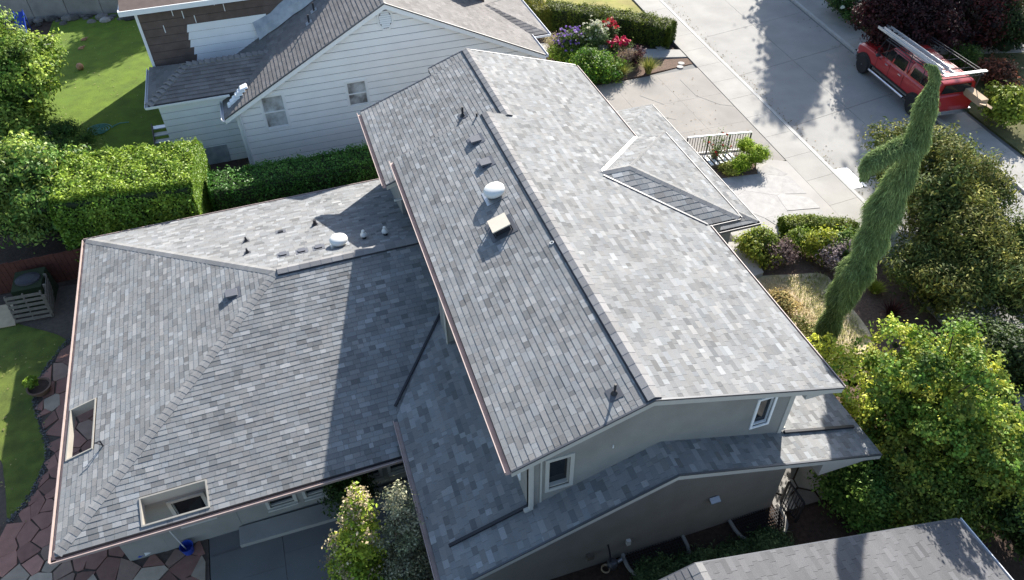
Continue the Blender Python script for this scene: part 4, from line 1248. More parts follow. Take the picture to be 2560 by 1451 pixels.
# grey concrete patio in front of the wing with a ledge along the wall
dp = sheet('concrete_patio', [(-10.1, 1.2), (-4.2, 1.2), (-4.2, 4.05), (-10.1, 4.05)], -.012, M['dark_concrete'])
xs_ = [-10.08, -8.25, -6.3, -4.2]
for i in range(3):
    for y0, y1 in ((1.2, 2.95), (2.95, 3.45)) if i else ((1.2, 2.6), (2.6, 3.45)):
        slab(dp, [(xs_[i], y0), (xs_[i + 1], y0), (xs_[i + 1], y1), (xs_[i], y1)], .03, M['dark_concrete'], gap=.006)
MB().box((-9.3, 3.46, -.01), (-4.2, 4.0, .16)).build('ledge', M['concrete'], dp)
# side passage by the near gable, raised bank
bank = sheet('side_yard', [(-4.0, -0.01), (4.2, -.01), (6.2, 0.0), (6.6, -2.5), (-4.0, -2.5)], .30, M['soil'], drop=.5)
# back lawn of the white house
bl_px = [(105, 120), (370, 60), (372, 330), (240, 345), (120, 380), (-60, 300)]
lawn_a = sheet('lawn', [(-19.0, 24.0), (hx0 + .25, 23.0), (hx0 + .25, YBW), (bx0, YBW), (bx0, 40.2), (-17.6, 40.6), (-17.9, 33), (-19, 30)], .02, M['lawn'])
# strip of front lawn beyond the clipped hedge
lawn_c = sheet('lawn', [(7.4, 30.6), (FWY(29.0) - .02, 28.9), (FWY(36) - .02, 36), (7.0, 36)], .02, M['lawn3'])
walk = sheet('garden_path', [(7.3, 28.4), (10.0, 27.6), (12.2, 26.0), (FWY(25.0) - .02, 25.0), (FWY(24.1) - .02, 24.1), (12.6, 24.6), (10.4, 26.2), (7.3, 27.0)], .04, M['dark_concrete'])
for q in ([(7.35, 28.3), (10.0, 27.5), (10.4, 26.3), (7.35, 27.05)], [(10.0, 27.5), (12.15, 25.95), (12.55, 24.7), (10.4, 26.3)], [(12.15, 25.95), (FWY(25) - .04, 25.0), (FWY(24.15) - .04, 24.15), (12.55, 24.7)]):
    slab(walk, q, .085, M['concrete'], gap=.006, th=.04)
sheet('flower_bed', [(6.0, 22.7), (9.2, 22.95), (FWY(23.5) - .02, 23.45), (FWY(24.0) - .02, 24.05), (12.5, 24.5), (10.3, 26.1), (6.0, 27.0)], .05, M['mulch'])
# front garden bed on the right and dry grass
sheet('planting_bed', [(7.0, 3.0), (9.0, 9.2), (10.2, 9.9), (13.7, 9.1), (13.4, 2.0), (12.0, -1.0), (8.0, -1.0)], .05, M['mulch'])
dry = sheet('dry_grass', [tuple(p) for p in smooth_poly(gp((1885, 700), (1985, 690), (2060, 690), (2100, 740), (2180, 850), (2130, 905), (2060, 915), (1990, 840), (1930, 760)), 4)], .066, M['dry_ground'])
sheet('far_garden', [(FR(26) + .05, 25.0), (60, 25), (60, 4), (FR(8) + .05, 4)], .05, M['far_lawn'])
sheet('far_garden', [(FR(60) + .05, 60), (70, 60), (70, 25.1), (FR(25.1) + .05, 25.1)], .03, M['mulch'])
stp = MB()
fp_ = sheet('garden_path', [(26.5, 21.4), (34, 19.0), (34, 17.9), (26.3, 20.2)], .075, M['concrete'])
# white steps and low wall by the entry terrace
wt = thing('garden_step', (8.6, 8.6, 0), 'bright white concrete garden step between roof edge and planting bed', 'step')
a, b = G(1812, 605, .25), G(1893, 690, .25)
MB().hull([(a[0] - .1, a[1], 0), (b[0] - .25, b[1], 0), (b[0] + .32, b[1] + .1, 0), (a[0] + .75, a[1] - .2, 0)], [(a[0] - .1, a[1], .25), (b[0] - .25, b[1], .25), (b[0] + .32, b[1] + .1, .25), (a[0] + .75, a[1] - .2, .25)]).build('tread', M['pale_concrete'], wt)
tw = thing('terrace_wall', (9.7, 10.2, 0), 'low white concrete wall beside terrace and clipped round hedge', 'wall')
a, b = G(1832, 592, .3), G(1912, 575, .3)
MB().bar(V(a[0], a[1], .17), V(b[0], b[1], .17), .35, .30).build('block', M['pale_concrete'], tw)
a, b = G(1918, 583, .3), G(1948, 575, .3)
MB().bar(V(a[0], a[1], .13), V(b[0], b[1], .13), .3, .22).build('block', M['pale_concrete'], tw)

# porch paving beyond the iron gate
porch = sheet('porch', [(4.2, -.3), (6.6, -.3), (6.6, 6.5), (4.2, 6.5)], .31, M['soil'])
def grey_pal(r):
    b = .22 * math.exp(r.normal(0, .12)); return (b, b * .97, b * .92)
pave(porch, [(4.25, -.25), (6.5, -.25), (6.5, 3), (4.25, 3)], .6, .335, grey_pal, M['flagstone'], gap=.02, seed=8)
# retaining wall, rocks and stones at the far end of the back lawn
rw_ = thing('retaining_wall', (-17, 41, 0), 'long pale concrete retaining wall behind the back lawn', 'wall')
ra, rb = G(0, 36, 0.35), G(330, 10, 0.35)
dr_ = unit(rb - ra)
for i in range(7):
    s = ra + dr_ * (i * 1.9 - 2.0); e = ra + dr_ * ((i + 1) * 1.9 - 2.03)
    MB().bar(V(s[0], s[1], .75), V(e[0], e[1], .75), .25, 1.6).build('panel', M['stone_wall'], rw_)
r = np.random.default_rng(17)
ORD = 'first second third fourth fifth sixth seventh eighth ninth tenth eleventh twelfth thirteenth fourteenth fifteenth sixteenth seventeenth eighteenth nineteenth twentieth twenty-first twenty-second twenty-third twenty-fourth twenty-fifth twenty-sixth'.split()
for i in range(26):
    t = i / 26
    c = ra + (rb - ra) * (t * 1.02) + V(r.uniform(-.2, .2), r.uniform(-1.4, -.35), 0)
    s = r.uniform(.18, .42); b = .12 * math.exp(r.normal(0, .4))
    mb = MB()
    mb.lathe((c[0], c[1], -.05), [(s * r.uniform(.7, .95), 0), (s, s * .3), (s * r.uniform(.7, .95), s * .65), (s * .4, s * .85)], 7, col=(b, b * .94, b * .86), sq=(1, r.uniform(.6, .9)))
    o = mb.build('rock', M['rock'])
    tag(o, ORD[i] + ' rock from the left in the shaded row along the retaining wall', 'rock', 'rocks along the retaining wall')
stone_bed = sheet('stone_path', gp((95, 95), (135, 85), (130, 150), (108, 185), (90, 160)), .03, M['soil'])
pave(stone_bed, [tuple(p) for p in gp((97, 97), (133, 88), (128, 148), (108, 180), (93, 158))], .75, .06, grey_pal, M['flagstone'], gap=.03, seed=9)
# ================================================================== vegetation
def leaf_mesh(name, P, Nn, L, cols, material, parent=None, aspect=.5, fold=.18, droop=.0, spread=.75, rng=None, kind='stuff'):
    """one diamond-shaped folded face per leaf"""
    rng = rng or RNG
    n = len(P)
    P = np.asarray(P, float); Nn = np.asarray(Nn, float)
    Nn = Nn + rng.normal(0, spread, (n, 3)); Nn /= np.linalg.norm(Nn, axis=1)[:, None] + 1e-9
    D = np.cross(Nn, rng.normal(0, 1, (n, 3))); D /= np.linalg.norm(D, axis=1)[:, None] + 1e-9
    D[:, 2] -= droop; D /= np.linalg.norm(D, axis=1)[:, None] + 1e-9
    S = np.cross(Nn, D); S /= np.linalg.norm(S, axis=1)[:, None] + 1e-9
    L = np.broadcast_to(np.asarray(L, float), (n,))[:, None] * rng.uniform(.5, 1.5, (n, 1))
    W = L * aspect * .5
    A0 = P - D * L * .5
    A1 = P + S * W + Nn * L * fold
    A2 = P + D * L * .5
    A3 = P - S * W + Nn * L * fold
    co = np.stack([A0, A1, A2, A3], 1).reshape(-1, 3).astype(np.float32)
    return quads(name, co, cols, material, parent, kind)
def quads(name, co, cols, material, parent, kind='stuff'):
    n = len(co) // 4
    me = bpy.data.meshes.new(name)
    me.vertices.add(4 * n); me.vertices.foreach_set('co', co.ravel())
    me.loops.add(4 * n); me.loops.foreach_set('vertex_index', np.arange(4 * n, dtype=np.int32))
    me.polygons.add(n); me.polygons.foreach_set('loop_start', np.arange(n, dtype=np.int32) * 4)
    me.polygons.foreach_set('loop_total', np.full(n, 4, np.int32))
    at = me.attributes.new('Col', 'FLOAT_COLOR', 'FACE')
    buf = np.ones((n, 4), np.float32); buf[:, :3] = np.clip(cols, 0, 1)
    at.data.foreach_set('color', buf.ravel())
    me.update(calc_edges=True)
    me.materials.append(material)
    o = link(name, me, parent)
    if kind: o['kind'] = kind
    return o
GAIN = 1.3
def palette(c1, c2, frac=.3, s=.22):
    c1, c2 = np.array(c1), np.array(c2)
    def f(n, rng, m=None):
        m = (rng.random(n) < frac).astype(float) if m is None else np.clip(m + rng.normal(0, .25, n), 0, 1)
        c = (c1 * (1 - m[:, None]) + c2 * m[:, None]) * GAIN
        return c * np.exp(rng.normal(0, s, (n, 1)))
    return f
def lump_points(lumps, n, rng, shell=.4, upbias=0.0):
    C = np.array([l[0] for l in lumps], float); R = np.array([l[1] for l in lumps], float)
    w = (R[:, 0] * R[:, 1] + R[:, 0] * R[:, 2] + R[:, 1] * R[:, 2]); w /= w.sum()
    k = rng.choice(len(lumps), int(n * 1.5), p=w)
    d = rng.normal(0, 1, (len(k), 3)); d /= np.linalg.norm(d, axis=1)[:, None]
    d[:, 2] = np.where(d[:, 2] < -.35, -d[:, 2] * .6, d[:, 2]); d /= np.linalg.norm(d, axis=1)[:, None]
    rr_ = 1 - shell * rng.random(len(k)) ** 1.6
    P = C[k] + R[k] * d * rr_[:, None]
    keep = np.ones(len(k), bool)
    for c, r_ in zip(C, R):
        keep &= (((P - c) / r_) ** 2).sum(1) > .30
    P, d, k, rr_ = P[keep][:n], (d / R[k])[keep][:n], k[keep][:n], rr_[keep][:n]
    d /= np.linalg.norm(d, axis=1)[:, None]
    d[:, 2] += upbias
    return P, d, k, rr_
def ball_lumps(c, R, nl, lr, rng, zmin=None, var=.3):
    """lumps spread through an ellipsoid to give an uneven outline"""
    out = []
    c, R = V(*c), V(*R)
    for i in range(nl):
        d = rng.normal(0, 1, 3); d /= np.linalg.norm(d)
        f = rng.random() ** .45
        p = c + R * d * f * .82
        if zmin is not None and p[2] < zmin: p[2] = zmin + rng.random() * .3
        s = lr * math.exp(rng.normal(0, var))
        out.append((p, (s * rng.uniform(.85, 1.2), s * rng.uniform(.85, 1.2), s * rng.uniform(.6, .9))))
    return out
def branches(parent, base, lumps, rng, r0=.10, n=9, name='trunk', material='bark', split=.35):
    base = V(*base)
    C = np.array([l[0] for l in lumps])
    top = C.mean(0)
    fork = base + (top - base) * split
    mb = MB()
    mb.tube([base - V(0, 0, .1), base + (fork - base) * .5 + V(rng.normal(0, .05), rng.normal(0, .05), 0), fork], [r0 * 1.25, r0, r0 * .85], 9)
    for i in rng.choice(len(C), min(n, len(C)), replace=False):
        e = C[i]; m = fork * .5 + e * .5 + V(rng.normal(0, .08), rng.normal(0, .08), .1)
        mb.tube([fork, m, e], [r0 * .6, r0 * .35, r0 * .12], 6)
    return mb.build(name, M[material], parent)
def plant(name, label, cat, base, lumps, n, size, pal, rng, material='leaf', group=None, aspect=.5, shell=.45, r0=.08, nb=9, spread=.75,
          foliage='crown', stem='trunk', droop=.0, clump=True, core=0.0, upbias=.2, fold=.18, split=.35, tuft=24, loose=1.05, lumpvar=.12):
    t = thing(name, base, label, cat, group)
    nt = max(12, n // tuft)
    T, dt, kt, rr_ = lump_points(lumps, nt, rng, shell, upbias)
    LC = np.array([l[0] for l in lumps]); LR = np.array([l[1] for l in lumps])
    T = T + (T - LC[kt]) * (rng.normal(0, .16, (len(T), 1)) + .04) + rng.normal(0, .05, T.shape) * LR[kt]
    j = rng.integers(0, len(T), n)
    sg = size * loose * rng.uniform(.7, 1.4, (len(T), 1))[j]
    off = rng.normal(0, 1, (n, 3)) * np.array([1, 1, .75])
    P = T[j] + off * sg
    d = dt[j] * .7 + off * .45 + V(0, 0, .25)
    k = kt[j]
    tint = (rng.normal(0, .35, len(lumps))[k] + rng.normal(0, .4, len(T))[j]) * (1 if clump else 0) + .35
    cols = pal(len(P), rng, tint)
    cols *= np.exp(rng.normal(0, lumpvar, len(lumps))[k] + rng.normal(0, .16, len(T))[j])[:, None]
    leaf_mesh(foliage, P, d, size, cols, M[material], t, aspect=aspect, spread=spread, rng=rng, droop=droop, fold=fold)
    branches(t, base, lumps, rng, r0, nb, stem, split=split)
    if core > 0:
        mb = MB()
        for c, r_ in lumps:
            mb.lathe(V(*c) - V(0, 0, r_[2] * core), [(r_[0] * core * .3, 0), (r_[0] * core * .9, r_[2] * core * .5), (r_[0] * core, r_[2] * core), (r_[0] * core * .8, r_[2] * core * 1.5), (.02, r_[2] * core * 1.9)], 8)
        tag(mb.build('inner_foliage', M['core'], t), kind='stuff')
    return t
def hedge(name, label, path, width, height, n, size, pal, rng, z0=0.0, material='leaf', cat='hedge', group=None, bumps=.10, aspect=.5, round_=.25, ends=True, vary=None):
    """clipped hedge along a plan path: leaf shell over a solid dark core added to block light"""
    path = [V(p[0], p[1]) for p in path]
    seg = [np.linalg.norm(path[i + 1] - path[i]) for i in range(len(path) - 1)]
    Lt = sum(seg)
    cum = np.concatenate([[0], np.cumsum(seg)])
    px_, py_ = [p[0] for p in path], [p[1] for p in path]
    base = path[len(path) // 2]
    t = thing(name, (base[0], base[1], z0), label, cat, group)
    s = rng.uniform(0, Lt, n)
    x = np.interp(s, cum, px_); y = np.interp(s, cum, py_)
    tx = np.interp(np.minimum(s + .05, Lt), cum, px_) - np.interp(np.maximum(s - .05, 0), cum, px_)
    ty = np.interp(np.minimum(s + .05, Lt), cum, py_) - np.interp(np.maximum(s - .05, 0), cum, py_)
    ln = np.hypot(tx, ty); tx /= ln; ty /= ln
    per = width + 2 * height
    q = rng.uniform(0, per, n)
    # profile position: left side, top, right side
    off = np.where(q < height, -width / 2, np.where(q < height + width, q - height - width / 2, width / 2))
    h = np.where(q < height, q, np.where(q < height + width, height, per - q))
    nz = np.where((q >= height) & (q < height + width), 1.0, 0.0)
    no = np.where(q < height, -1.0, np.where(q < height + width, 0.0, 1.0))
    # end faces
    e = rng.random(n) < (width * 2 / (per + width * 2) if ends else 0)
    eo = rng.uniform(-width / 2, width / 2, n); eh = rng.uniform(0, height, n)
    side = rng.random(n) < .5
    off = np.where(e, eo, off); h = np.where(e, eh, h); nz = np.where(e, 0, nz); no = np.where(e, 0, no)
    x = np.where(e, np.where(side, px_[0], px_[-1]), x); y = np.where(e, np.where(side, py_[0], py_[-1]), y)
    bl = .5 * np.sin(s * 2.1 + h * 1.3) + .5 * np.sin(s * 5.3 + off * 4 + 1) + .4 * np.sin(s * 9.7 + h * 6)
    amt = bumps * bl + rng.normal(0, size * .7, n) - rng.random(n) ** 2 * size * 2.2 + (rng.random(n) < .05) * rng.uniform(0, .18, n)
    hv = vary(s / Lt) if vary is not None else 1.0
    # rounded shoulders
    corner = np.clip((np.abs(off) - (width / 2 - round_)) / round_, 0, 1) * np.clip((h - (height - round_)) / round_, 0, 1)
    P = np.stack([x + (-ty) * (off * (1 - .25 * corner)) + (-ty) * no * amt, y + tx * (off * (1 - .25 * corner)) + tx * no * amt, z0 + h * hv + nz * amt - corner * round_ * .35], 1)
    sg = np.where(side, -1.0, 1.0)
    N_ = np.stack([-ty * no + np.where(e, tx * sg, 0), tx * no + np.where(e, ty * sg, 0), nz + .25], 1)
    m = .35 * np.sin(s * 3.1) * np.cos(off * 5) + .12 + .45 * (nz > .5)  # lighter mix on top, darker sides: sun and shade put into the leaf colour
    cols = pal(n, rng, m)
    leaf_mesh('foliage', P, N_, size, cols, M[material], t, aspect=aspect, spread=.65, rng=rng)
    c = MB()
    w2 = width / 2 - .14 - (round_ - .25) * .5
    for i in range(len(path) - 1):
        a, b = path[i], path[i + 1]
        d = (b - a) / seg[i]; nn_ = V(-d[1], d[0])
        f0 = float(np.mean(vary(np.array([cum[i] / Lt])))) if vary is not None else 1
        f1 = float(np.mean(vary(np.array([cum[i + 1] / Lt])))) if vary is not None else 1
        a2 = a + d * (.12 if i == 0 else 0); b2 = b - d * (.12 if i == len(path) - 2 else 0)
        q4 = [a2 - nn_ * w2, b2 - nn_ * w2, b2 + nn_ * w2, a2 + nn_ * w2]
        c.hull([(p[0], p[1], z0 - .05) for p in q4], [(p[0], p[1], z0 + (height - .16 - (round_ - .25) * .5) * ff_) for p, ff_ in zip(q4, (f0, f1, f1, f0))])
    tag(c.build('light_block_core', M['core'], t), kind='stuff')  # solid dark boxes inside the leaves, added to stop light passing through
    return t
def grass_tuft(name, label, base, n, length, pal, rng, width=.018, spread=.8, cat='ornamental grass', group=None, material='leaf_dull', up=.9):
    t = thing(name, base, label, cat, group)
    base = V(*base)
    co, cols = [], []
    K = 4
    c = pal(n, rng)
    for i in range(n):
        a = rng.uniform(0, 2 * math.pi); l = length * rng.uniform(.6, 1.15)
        d = V(math.cos(a), math.sin(a), 0); sd = V(-d[1], d[0], 0)
        b = base + d * rng.uniform(0, .12) + sd * rng.normal(0, .04)
        lean = rng.uniform(.15, 1) * spread
        pts = []
        for k in range(K + 1):
            s = k / K
            pts.append(b + d * (lean * l * s ** 1.5) + V(0, 0, up * l * (s - .45 * lean * s * s)))
        for k in range(K):
            w0, w1 = width * (1 - k / K) + .002, width * (1 - (k + 1) / K) + .001
            co += [pts[k] - sd * w0, pts[k] + sd * w0, pts[k + 1] + sd * w1, pts[k + 1] - sd * w1]
            cols.append(c[i])
    quads('blades', np.array(co, np.float32), np.array(cols), M[material], t)
    mb = MB(); mb.lathe(base - V(0, 0, .03), [(.14, 0), (.10, .08), (.03, .12)], 8)
    mb.build('crown_base', M['bark'], t)
    return t
def flowers(parent, P, size, col, rng, name='flowers', material='petal', per=5, s=.15):
    PP, NN, CC = [], [], []
    for p in P:
        for k in range(per):
            d = rng.normal(0, 1, 3); d[2] = abs(d[2]); d /= np.linalg.norm(d)
            PP.append(V(*p) + d * size * .35); NN.append(d); CC.append(np.array(col) * math.exp(rng.normal(0, s)))
    return leaf_mesh(name, PP, NN, size * .8, np.array(CC), M[material], parent, aspect=.9, spread=.3, rng=rng)

R_ = lambda s: np.random.default_rng(s)
LAUREL = palette((.060, .125, .016), (.15, .22, .03), .35, .25)
LAUREL_D = palette((.035, .085, .012), (.075, .15, .02), .35, .25)
# --- hedges between the two houses
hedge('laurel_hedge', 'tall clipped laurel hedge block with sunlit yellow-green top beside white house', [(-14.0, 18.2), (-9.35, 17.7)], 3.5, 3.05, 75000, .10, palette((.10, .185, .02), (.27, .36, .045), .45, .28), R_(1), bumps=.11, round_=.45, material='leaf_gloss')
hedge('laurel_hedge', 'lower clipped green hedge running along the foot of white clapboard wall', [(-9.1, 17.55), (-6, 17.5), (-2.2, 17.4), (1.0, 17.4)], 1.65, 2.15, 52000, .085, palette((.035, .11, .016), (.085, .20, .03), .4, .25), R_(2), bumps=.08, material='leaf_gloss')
# --- left edge shrubs
lum = ball_lumps(G(85, 470, 1.9), (2.4, 2.5, 1.8), 52, .6, R_(3), zmin=.5)
plant('laurel_shrub', 'large glossy broad-leaved shrub at left edge next to the tall hedge', 'shrub', (float(G(85, 480, 1.9)[0]), float(G(85, 480, 1.9)[1]), 0), lum, 32000, .16, palette((.08, .165, .03), (.25, .31, .06), .45, .3), R_(3), material='leaf_gloss', core=.6, aspect=.42)
c = G(35, 190, 2.6)
lum = ball_lumps(c, (1.5, 2.9, 2.2), 46, .6, R_(4), zmin=.4) + ball_lumps(G(25, 320, 1.2), (1.5, 2.2, 1.2), 26, .55, R_(204), zmin=.4) + ball_lumps(c + V(-.7, 1.0, 1.5), (.9, 1.2, 1.0), 8, .6, R_(5))
plant('privet_tree', 'yellow-green bushy tree at upper left edge beside the back lawn', 'tree', (c[0], c[1], 0), lum, 42000, .15, palette((.10, .18, .028), (.26, .34, .055), .42, .3), R_(4), core=.5)
c = G(140, 360, .9)
lum = ball_lumps(c, (1.3, 1.3, 1.0), 30, .38, R_(6), zmin=.3)
plant('dwarf_conifer', 'dark green layered conifer shrub at the edge of back lawn', 'shrub', (c[0], c[1], 0), lum, 16000, .10, palette((.03, .07, .014), (.07, .12, .02), .4, .25), R_(6), material='leaf_dull', core=.55, aspect=.3, spread=.5)
# --- clipped hedge and flower bed by the drive
cl = [G(1374, 74)[:2], G(1440, 80)[:2], G(1499, 90)[:2], G(1589, 103)[:2], G(1650, 117)[:2], G(1688, 128)[:2]]
cl = [V(p[0], p[1] + .70) for p in cl]
YEW = palette((.055, .085, .010), (.125, .15, .018), .4, .25)
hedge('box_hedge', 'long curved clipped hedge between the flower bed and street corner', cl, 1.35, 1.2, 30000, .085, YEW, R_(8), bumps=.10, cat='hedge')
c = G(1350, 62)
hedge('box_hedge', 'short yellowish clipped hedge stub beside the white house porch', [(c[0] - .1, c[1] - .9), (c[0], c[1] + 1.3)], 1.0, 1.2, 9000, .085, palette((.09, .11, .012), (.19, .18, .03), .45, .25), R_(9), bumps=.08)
def bed_plant(name, label, cat, px, py, z, R, nl, lr, n, size, pal, seed, **k):
    b = G(px, py, .05)
    c = b + V(0, 0, z)
    lum = ball_lumps(c, R, nl, lr, R_(seed), zmin=.15)
    return plant(name, label, cat, (b[0], b[1], .05), lum, n, size, pal, R_(seed), r0=.03, foliage='foliage', stem='stems', **k), lum
t, lum = bed_plant('ivy_mound', 'bright green leafy mound hanging over drive beside grey roof edge', 'shrub', 1480, 196, .55, (1.25, .6, .42), 16, .5, 11000, .12, palette((.05, .13, .016), (.15, .23, .02), .4, .25), 20, core=.6)
t, lum = bed_plant('ivy_mound', 'low green leafy strip below the purple flowers by white wall corner', 'shrub', 1410, 158, .4, (1.0, .5, .3), 10, .35, 5000, .11, palette((.06, .14, .016), (.19, .26, .03), .5, .25), 21, core=.6)
t, lum = bed_plant('wisteria_shrub', 'shrub covered in purple and violet flowers beside white house corner', 'shrub', 1422, 140, .65, (.75, .55, .55), 14, .33, 5000, .10, palette((.05, .10, .02), (.10, .14, .03), .4, .3), 22)
flowers(t, [l[0] + V(R_(i).normal(0, .28), R_(i + 50).normal(0, .28), .30 + .1 * (i % 3)) for i, l in enumerate(lum * 10)], .13, (.25, .15, .46), R_(22))
t, lum = bed_plant('feather_grass', 'pale straw-coloured feathery plant at the corner of white house', 'grass', 1390, 138, .45, (.4, .5, .45), 10, .25, 2500, .14, palette((.30, .25, .14), (.38, .36, .22), .4, .2), 23, material='leaf_dull', aspect=.15)
t, lum = bed_plant('rose_bush', 'tall bush with creamy white roses in the middle of flower bed', 'rose bush', 1487, 132, .85, (.55, .5, .75), 16, .30, 6000, .10, palette((.07, .11, .03), (.13, .18, .07), .4, .3), 24)
flowers(t, [l[0] + V(R_(i).normal(0, .22), R_(i + 70).normal(0, .22), .25 + .12 * (i % 4)) for i, l in enumerate(lum * 7)], .14, (.62, .62, .48), R_(24))
t, lum = bed_plant('rose_bush', 'rose bush with red blooms nearest the clipped hedge', 'rose bush', 1515, 115, .7, (.4, .35, .5), 9, .24, 2200, .10, palette((.06, .10, .025), (.12, .15, .05), .4, .3), 25)
flowers(t, [l[0] + V(R_(i).normal(0, .18), R_(i + 90).normal(0, .18), .32 + .1 * (i % 3)) for i, l in enumerate(lum * 5)], .16, (.50, .035, .055), R_(25))
t, lum = bed_plant('rose_bush', 'low rose bush with bright crimson blooms in front of path', 'rose bush', 1545, 140, .5, (.42, .35, .4), 9, .22, 2000, .10, palette((.06, .10, .025), (.12, .15, .05), .4, .3), 26)
flowers(t, [l[0] + V(R_(i).normal(0, .18), R_(i + 40).normal(0, .18), .32 + .06 * (i % 3)) for i, l in enumerate(lum * 6)], .16, (.55, .02, .09), R_(26))
t, lum = bed_plant('hyssop', 'dry brownish seed-head plant between crimson roses and ornamental grass', 'shrub', 1560, 165, .4, (.75, .45, .4), 12, .26, 3500, .11, palette((.17, .12, .07), (.11, .075, .07), .5, .3), 27, material='leaf_dull', aspect=.2)
t, lum = bed_plant('barberry', 'small dark purple-leaved plant between two ornamental grasses', 'shrub', 1590, 165, .45, (.28, .25, .5), 7, .16, 1300, .09, palette((.06, .02, .025), (.10, .04, .04), .4, .3), 28)
MIS = palette((.14, .17, .04), (.29, .27, .07), .45, .25)
grass_tuft('fountain_grass', 'yellow-green fountain grass at the right tip of flower bed', G(1620, 183, .06), 420, .95, MIS, R_(30))
grass_tuft('fountain_grass', 'arching green-gold grass in the middle beside leafy mound', G(1552, 193, .06), 380, .9, MIS, R_(31))
grass_tuft('fountain_grass', 'short straw-tinted grass clump right below the path', G(1590, 150, .06), 260, .6, palette((.22, .19, .08), (.30, .25, .11), .4, .2), R_(32))
grass_tuft('fountain_grass', 'tan dry grass tuft between crimson roses and green mound', G(1535, 172, .06), 220, .6, palette((.24, .20, .11), (.16, .15, .06), .4, .2), R_(33))
# --- entry bed with railing: rose and small round conifers
b = G(1800, 425, .08)
mb = thing('entry_bed', (b[0], b[1], 0), 'small soil bed with railing in front of entry roof', 'planter')
MB().hull([(b[0] - .9, b[1] - .5, .02), (b[0] + 1.3, b[1] - .8, .02), (b[0] + 1.8, b[1] + .4, .02), (b[0] + .4, b[1] + 1.1, .02), (b[0] - .9, b[1] + .9, .02)],
          [(b[0] - .9, b[1] - .5, .13), (b[0] + 1.3, b[1] - .8, .13), (b[0] + 1.8, b[1] + .4, .13), (b[0] + .4, b[1] + 1.1, .13), (b[0] - .9, b[1] + .9, .13)]).build('soil', M['mulch'], mb)
GOLD = palette((.12, .20, .012), (.26, .33, .03), .45, .25)
def mini(label, px, py, r, seed, pal=GOLD, n=5000, h=1.0):
    b = G(px, py, .12)
    lum = ball_lumps(b + V(0, 0, r * h), (r * .8, r * .8, r * .85 * h), 12, r * .5, R_(seed), zmin=.2)
    return plant('golden_conifer', label, 'shrub', (b[0], b[1], .1), lum, n, .09, pal, R_(seed), r0=.03, foliage='foliage', stem='stems', aspect=.3, core=.6, material='leaf_dull', loose=.7)
mini('largest golden-green round conifer by the footway corner', 1888, 412, .42, 40)
mini('small golden-green conifer nearest the terrace', 1848, 428, .33, 41)
mini('upright golden-green shrub with orange tips behind the two round conifers', 1858, 388, .36, 42, n=3500, h=1.25)
mini('low yellowish ground-cover clump left of the round conifers', 1822, 432, .28, 43, palette((.16, .19, .03), (.25, .25, .06), .4, .2), n=2500, h=.5)
b = G(1782, 408, .1)
t = thing('climbing_rose', b, 'open rose bush with red blooms against the white railing', 'rose bush')
r = R_(44); tips = []
mb = MB()
for i in range(16):
    a = r.uniform(0, 2 * math.pi); e = b + V(math.cos(a) * r.uniform(.2, .75), math.sin(a) * r.uniform(.1, .4), r.uniform(.7, 1.45))
    mb.tube([b, (b + e) / 2 + V(0, 0, .15), e], [.022, .014, .006], 5); tips += [b + (e - b) * f for f in (.5, .65, .8, .95, 1)]
mb.build('stems', M['bark'], t)
P = np.array([p + r.normal(0, .09, 3) for p in tips for _ in range(9)])
leaf_mesh('foliage', P, np.tile((0, 0, 1.), (len(P), 1)), .07, palette((.08, .13, .03), (.16, .20, .06), .4, .3)(len(P), r), M['leaf'], t, rng=r)
flowers(t, [tips[i] + r.normal(0, .05, 3) for i in range(4, len(tips), 7)], .10, (.45, .03, .03), r)
# --- front garden on the right
c0 = [G(1955, 588)[:2], G(2000, 584)[:2], G(2060, 586)[:2], G(2110, 592)[:2], G(2140, 602)[:2]]
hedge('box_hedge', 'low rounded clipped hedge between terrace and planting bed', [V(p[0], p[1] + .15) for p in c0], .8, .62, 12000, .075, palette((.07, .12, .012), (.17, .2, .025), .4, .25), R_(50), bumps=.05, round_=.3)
t, lum = bed_plant('euonymus', 'yellow-green rounded shrub beside the white garden step', 'shrub', 1885, 635, .5, (.62, .55, .42), 14, .32, 6500, .10, palette((.10, .15, .02), (.25, .27, .04), .45, .25), 51, core=.6)
t, lum = bed_plant('smoke_bush', 'wiry purple-grey shrub between two yellow-green shrubs', 'shrub', 1948, 655, .4, (.38, .35, .32), 10, .22, 2400, .09, palette((.11, .075, .075), (.18, .14, .12), .4, .3), 52, material='leaf_dull')
t, lum = bed_plant('smoke_bush', 'purple-grey flowering shrub in front of the brightest golden shrub', 'shrub', 2068, 660, .4, (.38, .35, .34), 10, .22, 2600, .09, palette((.13, .10, .10), (.22, .18, .18), .4, .3), 53, material='leaf_dull')
t, lum = bed_plant('euonymus', 'bright golden-yellow shrub near the foot of shaggy conifer', 'shrub', 2050, 640, .45, (.62, .4, .4), 12, .3, 5000, .10, palette((.16, .20, .02), (.33, .33, .04), .5, .22), 54, core=.6)
t, lum = bed_plant('euonymus', 'mid green leafy shrub directly left of the shaggy conifer trunk', 'shrub', 2100, 648, .5, (.55, .5, .5), 12, .32, 5500, .11, palette((.06, .13, .02), (.15, .22, .03), .4, .25), 55, core=.6)
t, lum = bed_plant('spirea', 'small yellow-green shrub close behind the purple-grey one', 'shrub', 1985, 622, .3, (.35, .3, .28), 7, .22, 2000, .09, palette((.10, .16, .02), (.2, .24, .03), .4, .25), 56)
grass_tuft('sedge', 'bright yellow-green sedge mound right of the shaggy conifer', G(2185, 730, .06), 420, .48, palette((.22, .26, .03), (.34, .36, .06), .4, .2), R_(57))
grass_tuft('flax', 'dark red spiky flax on bare brown soil', G(2225, 792, .06), 120, .75, palette((.045, .014, .014), (.09, .03, .025), .4, .3), R_(58), width=.03)
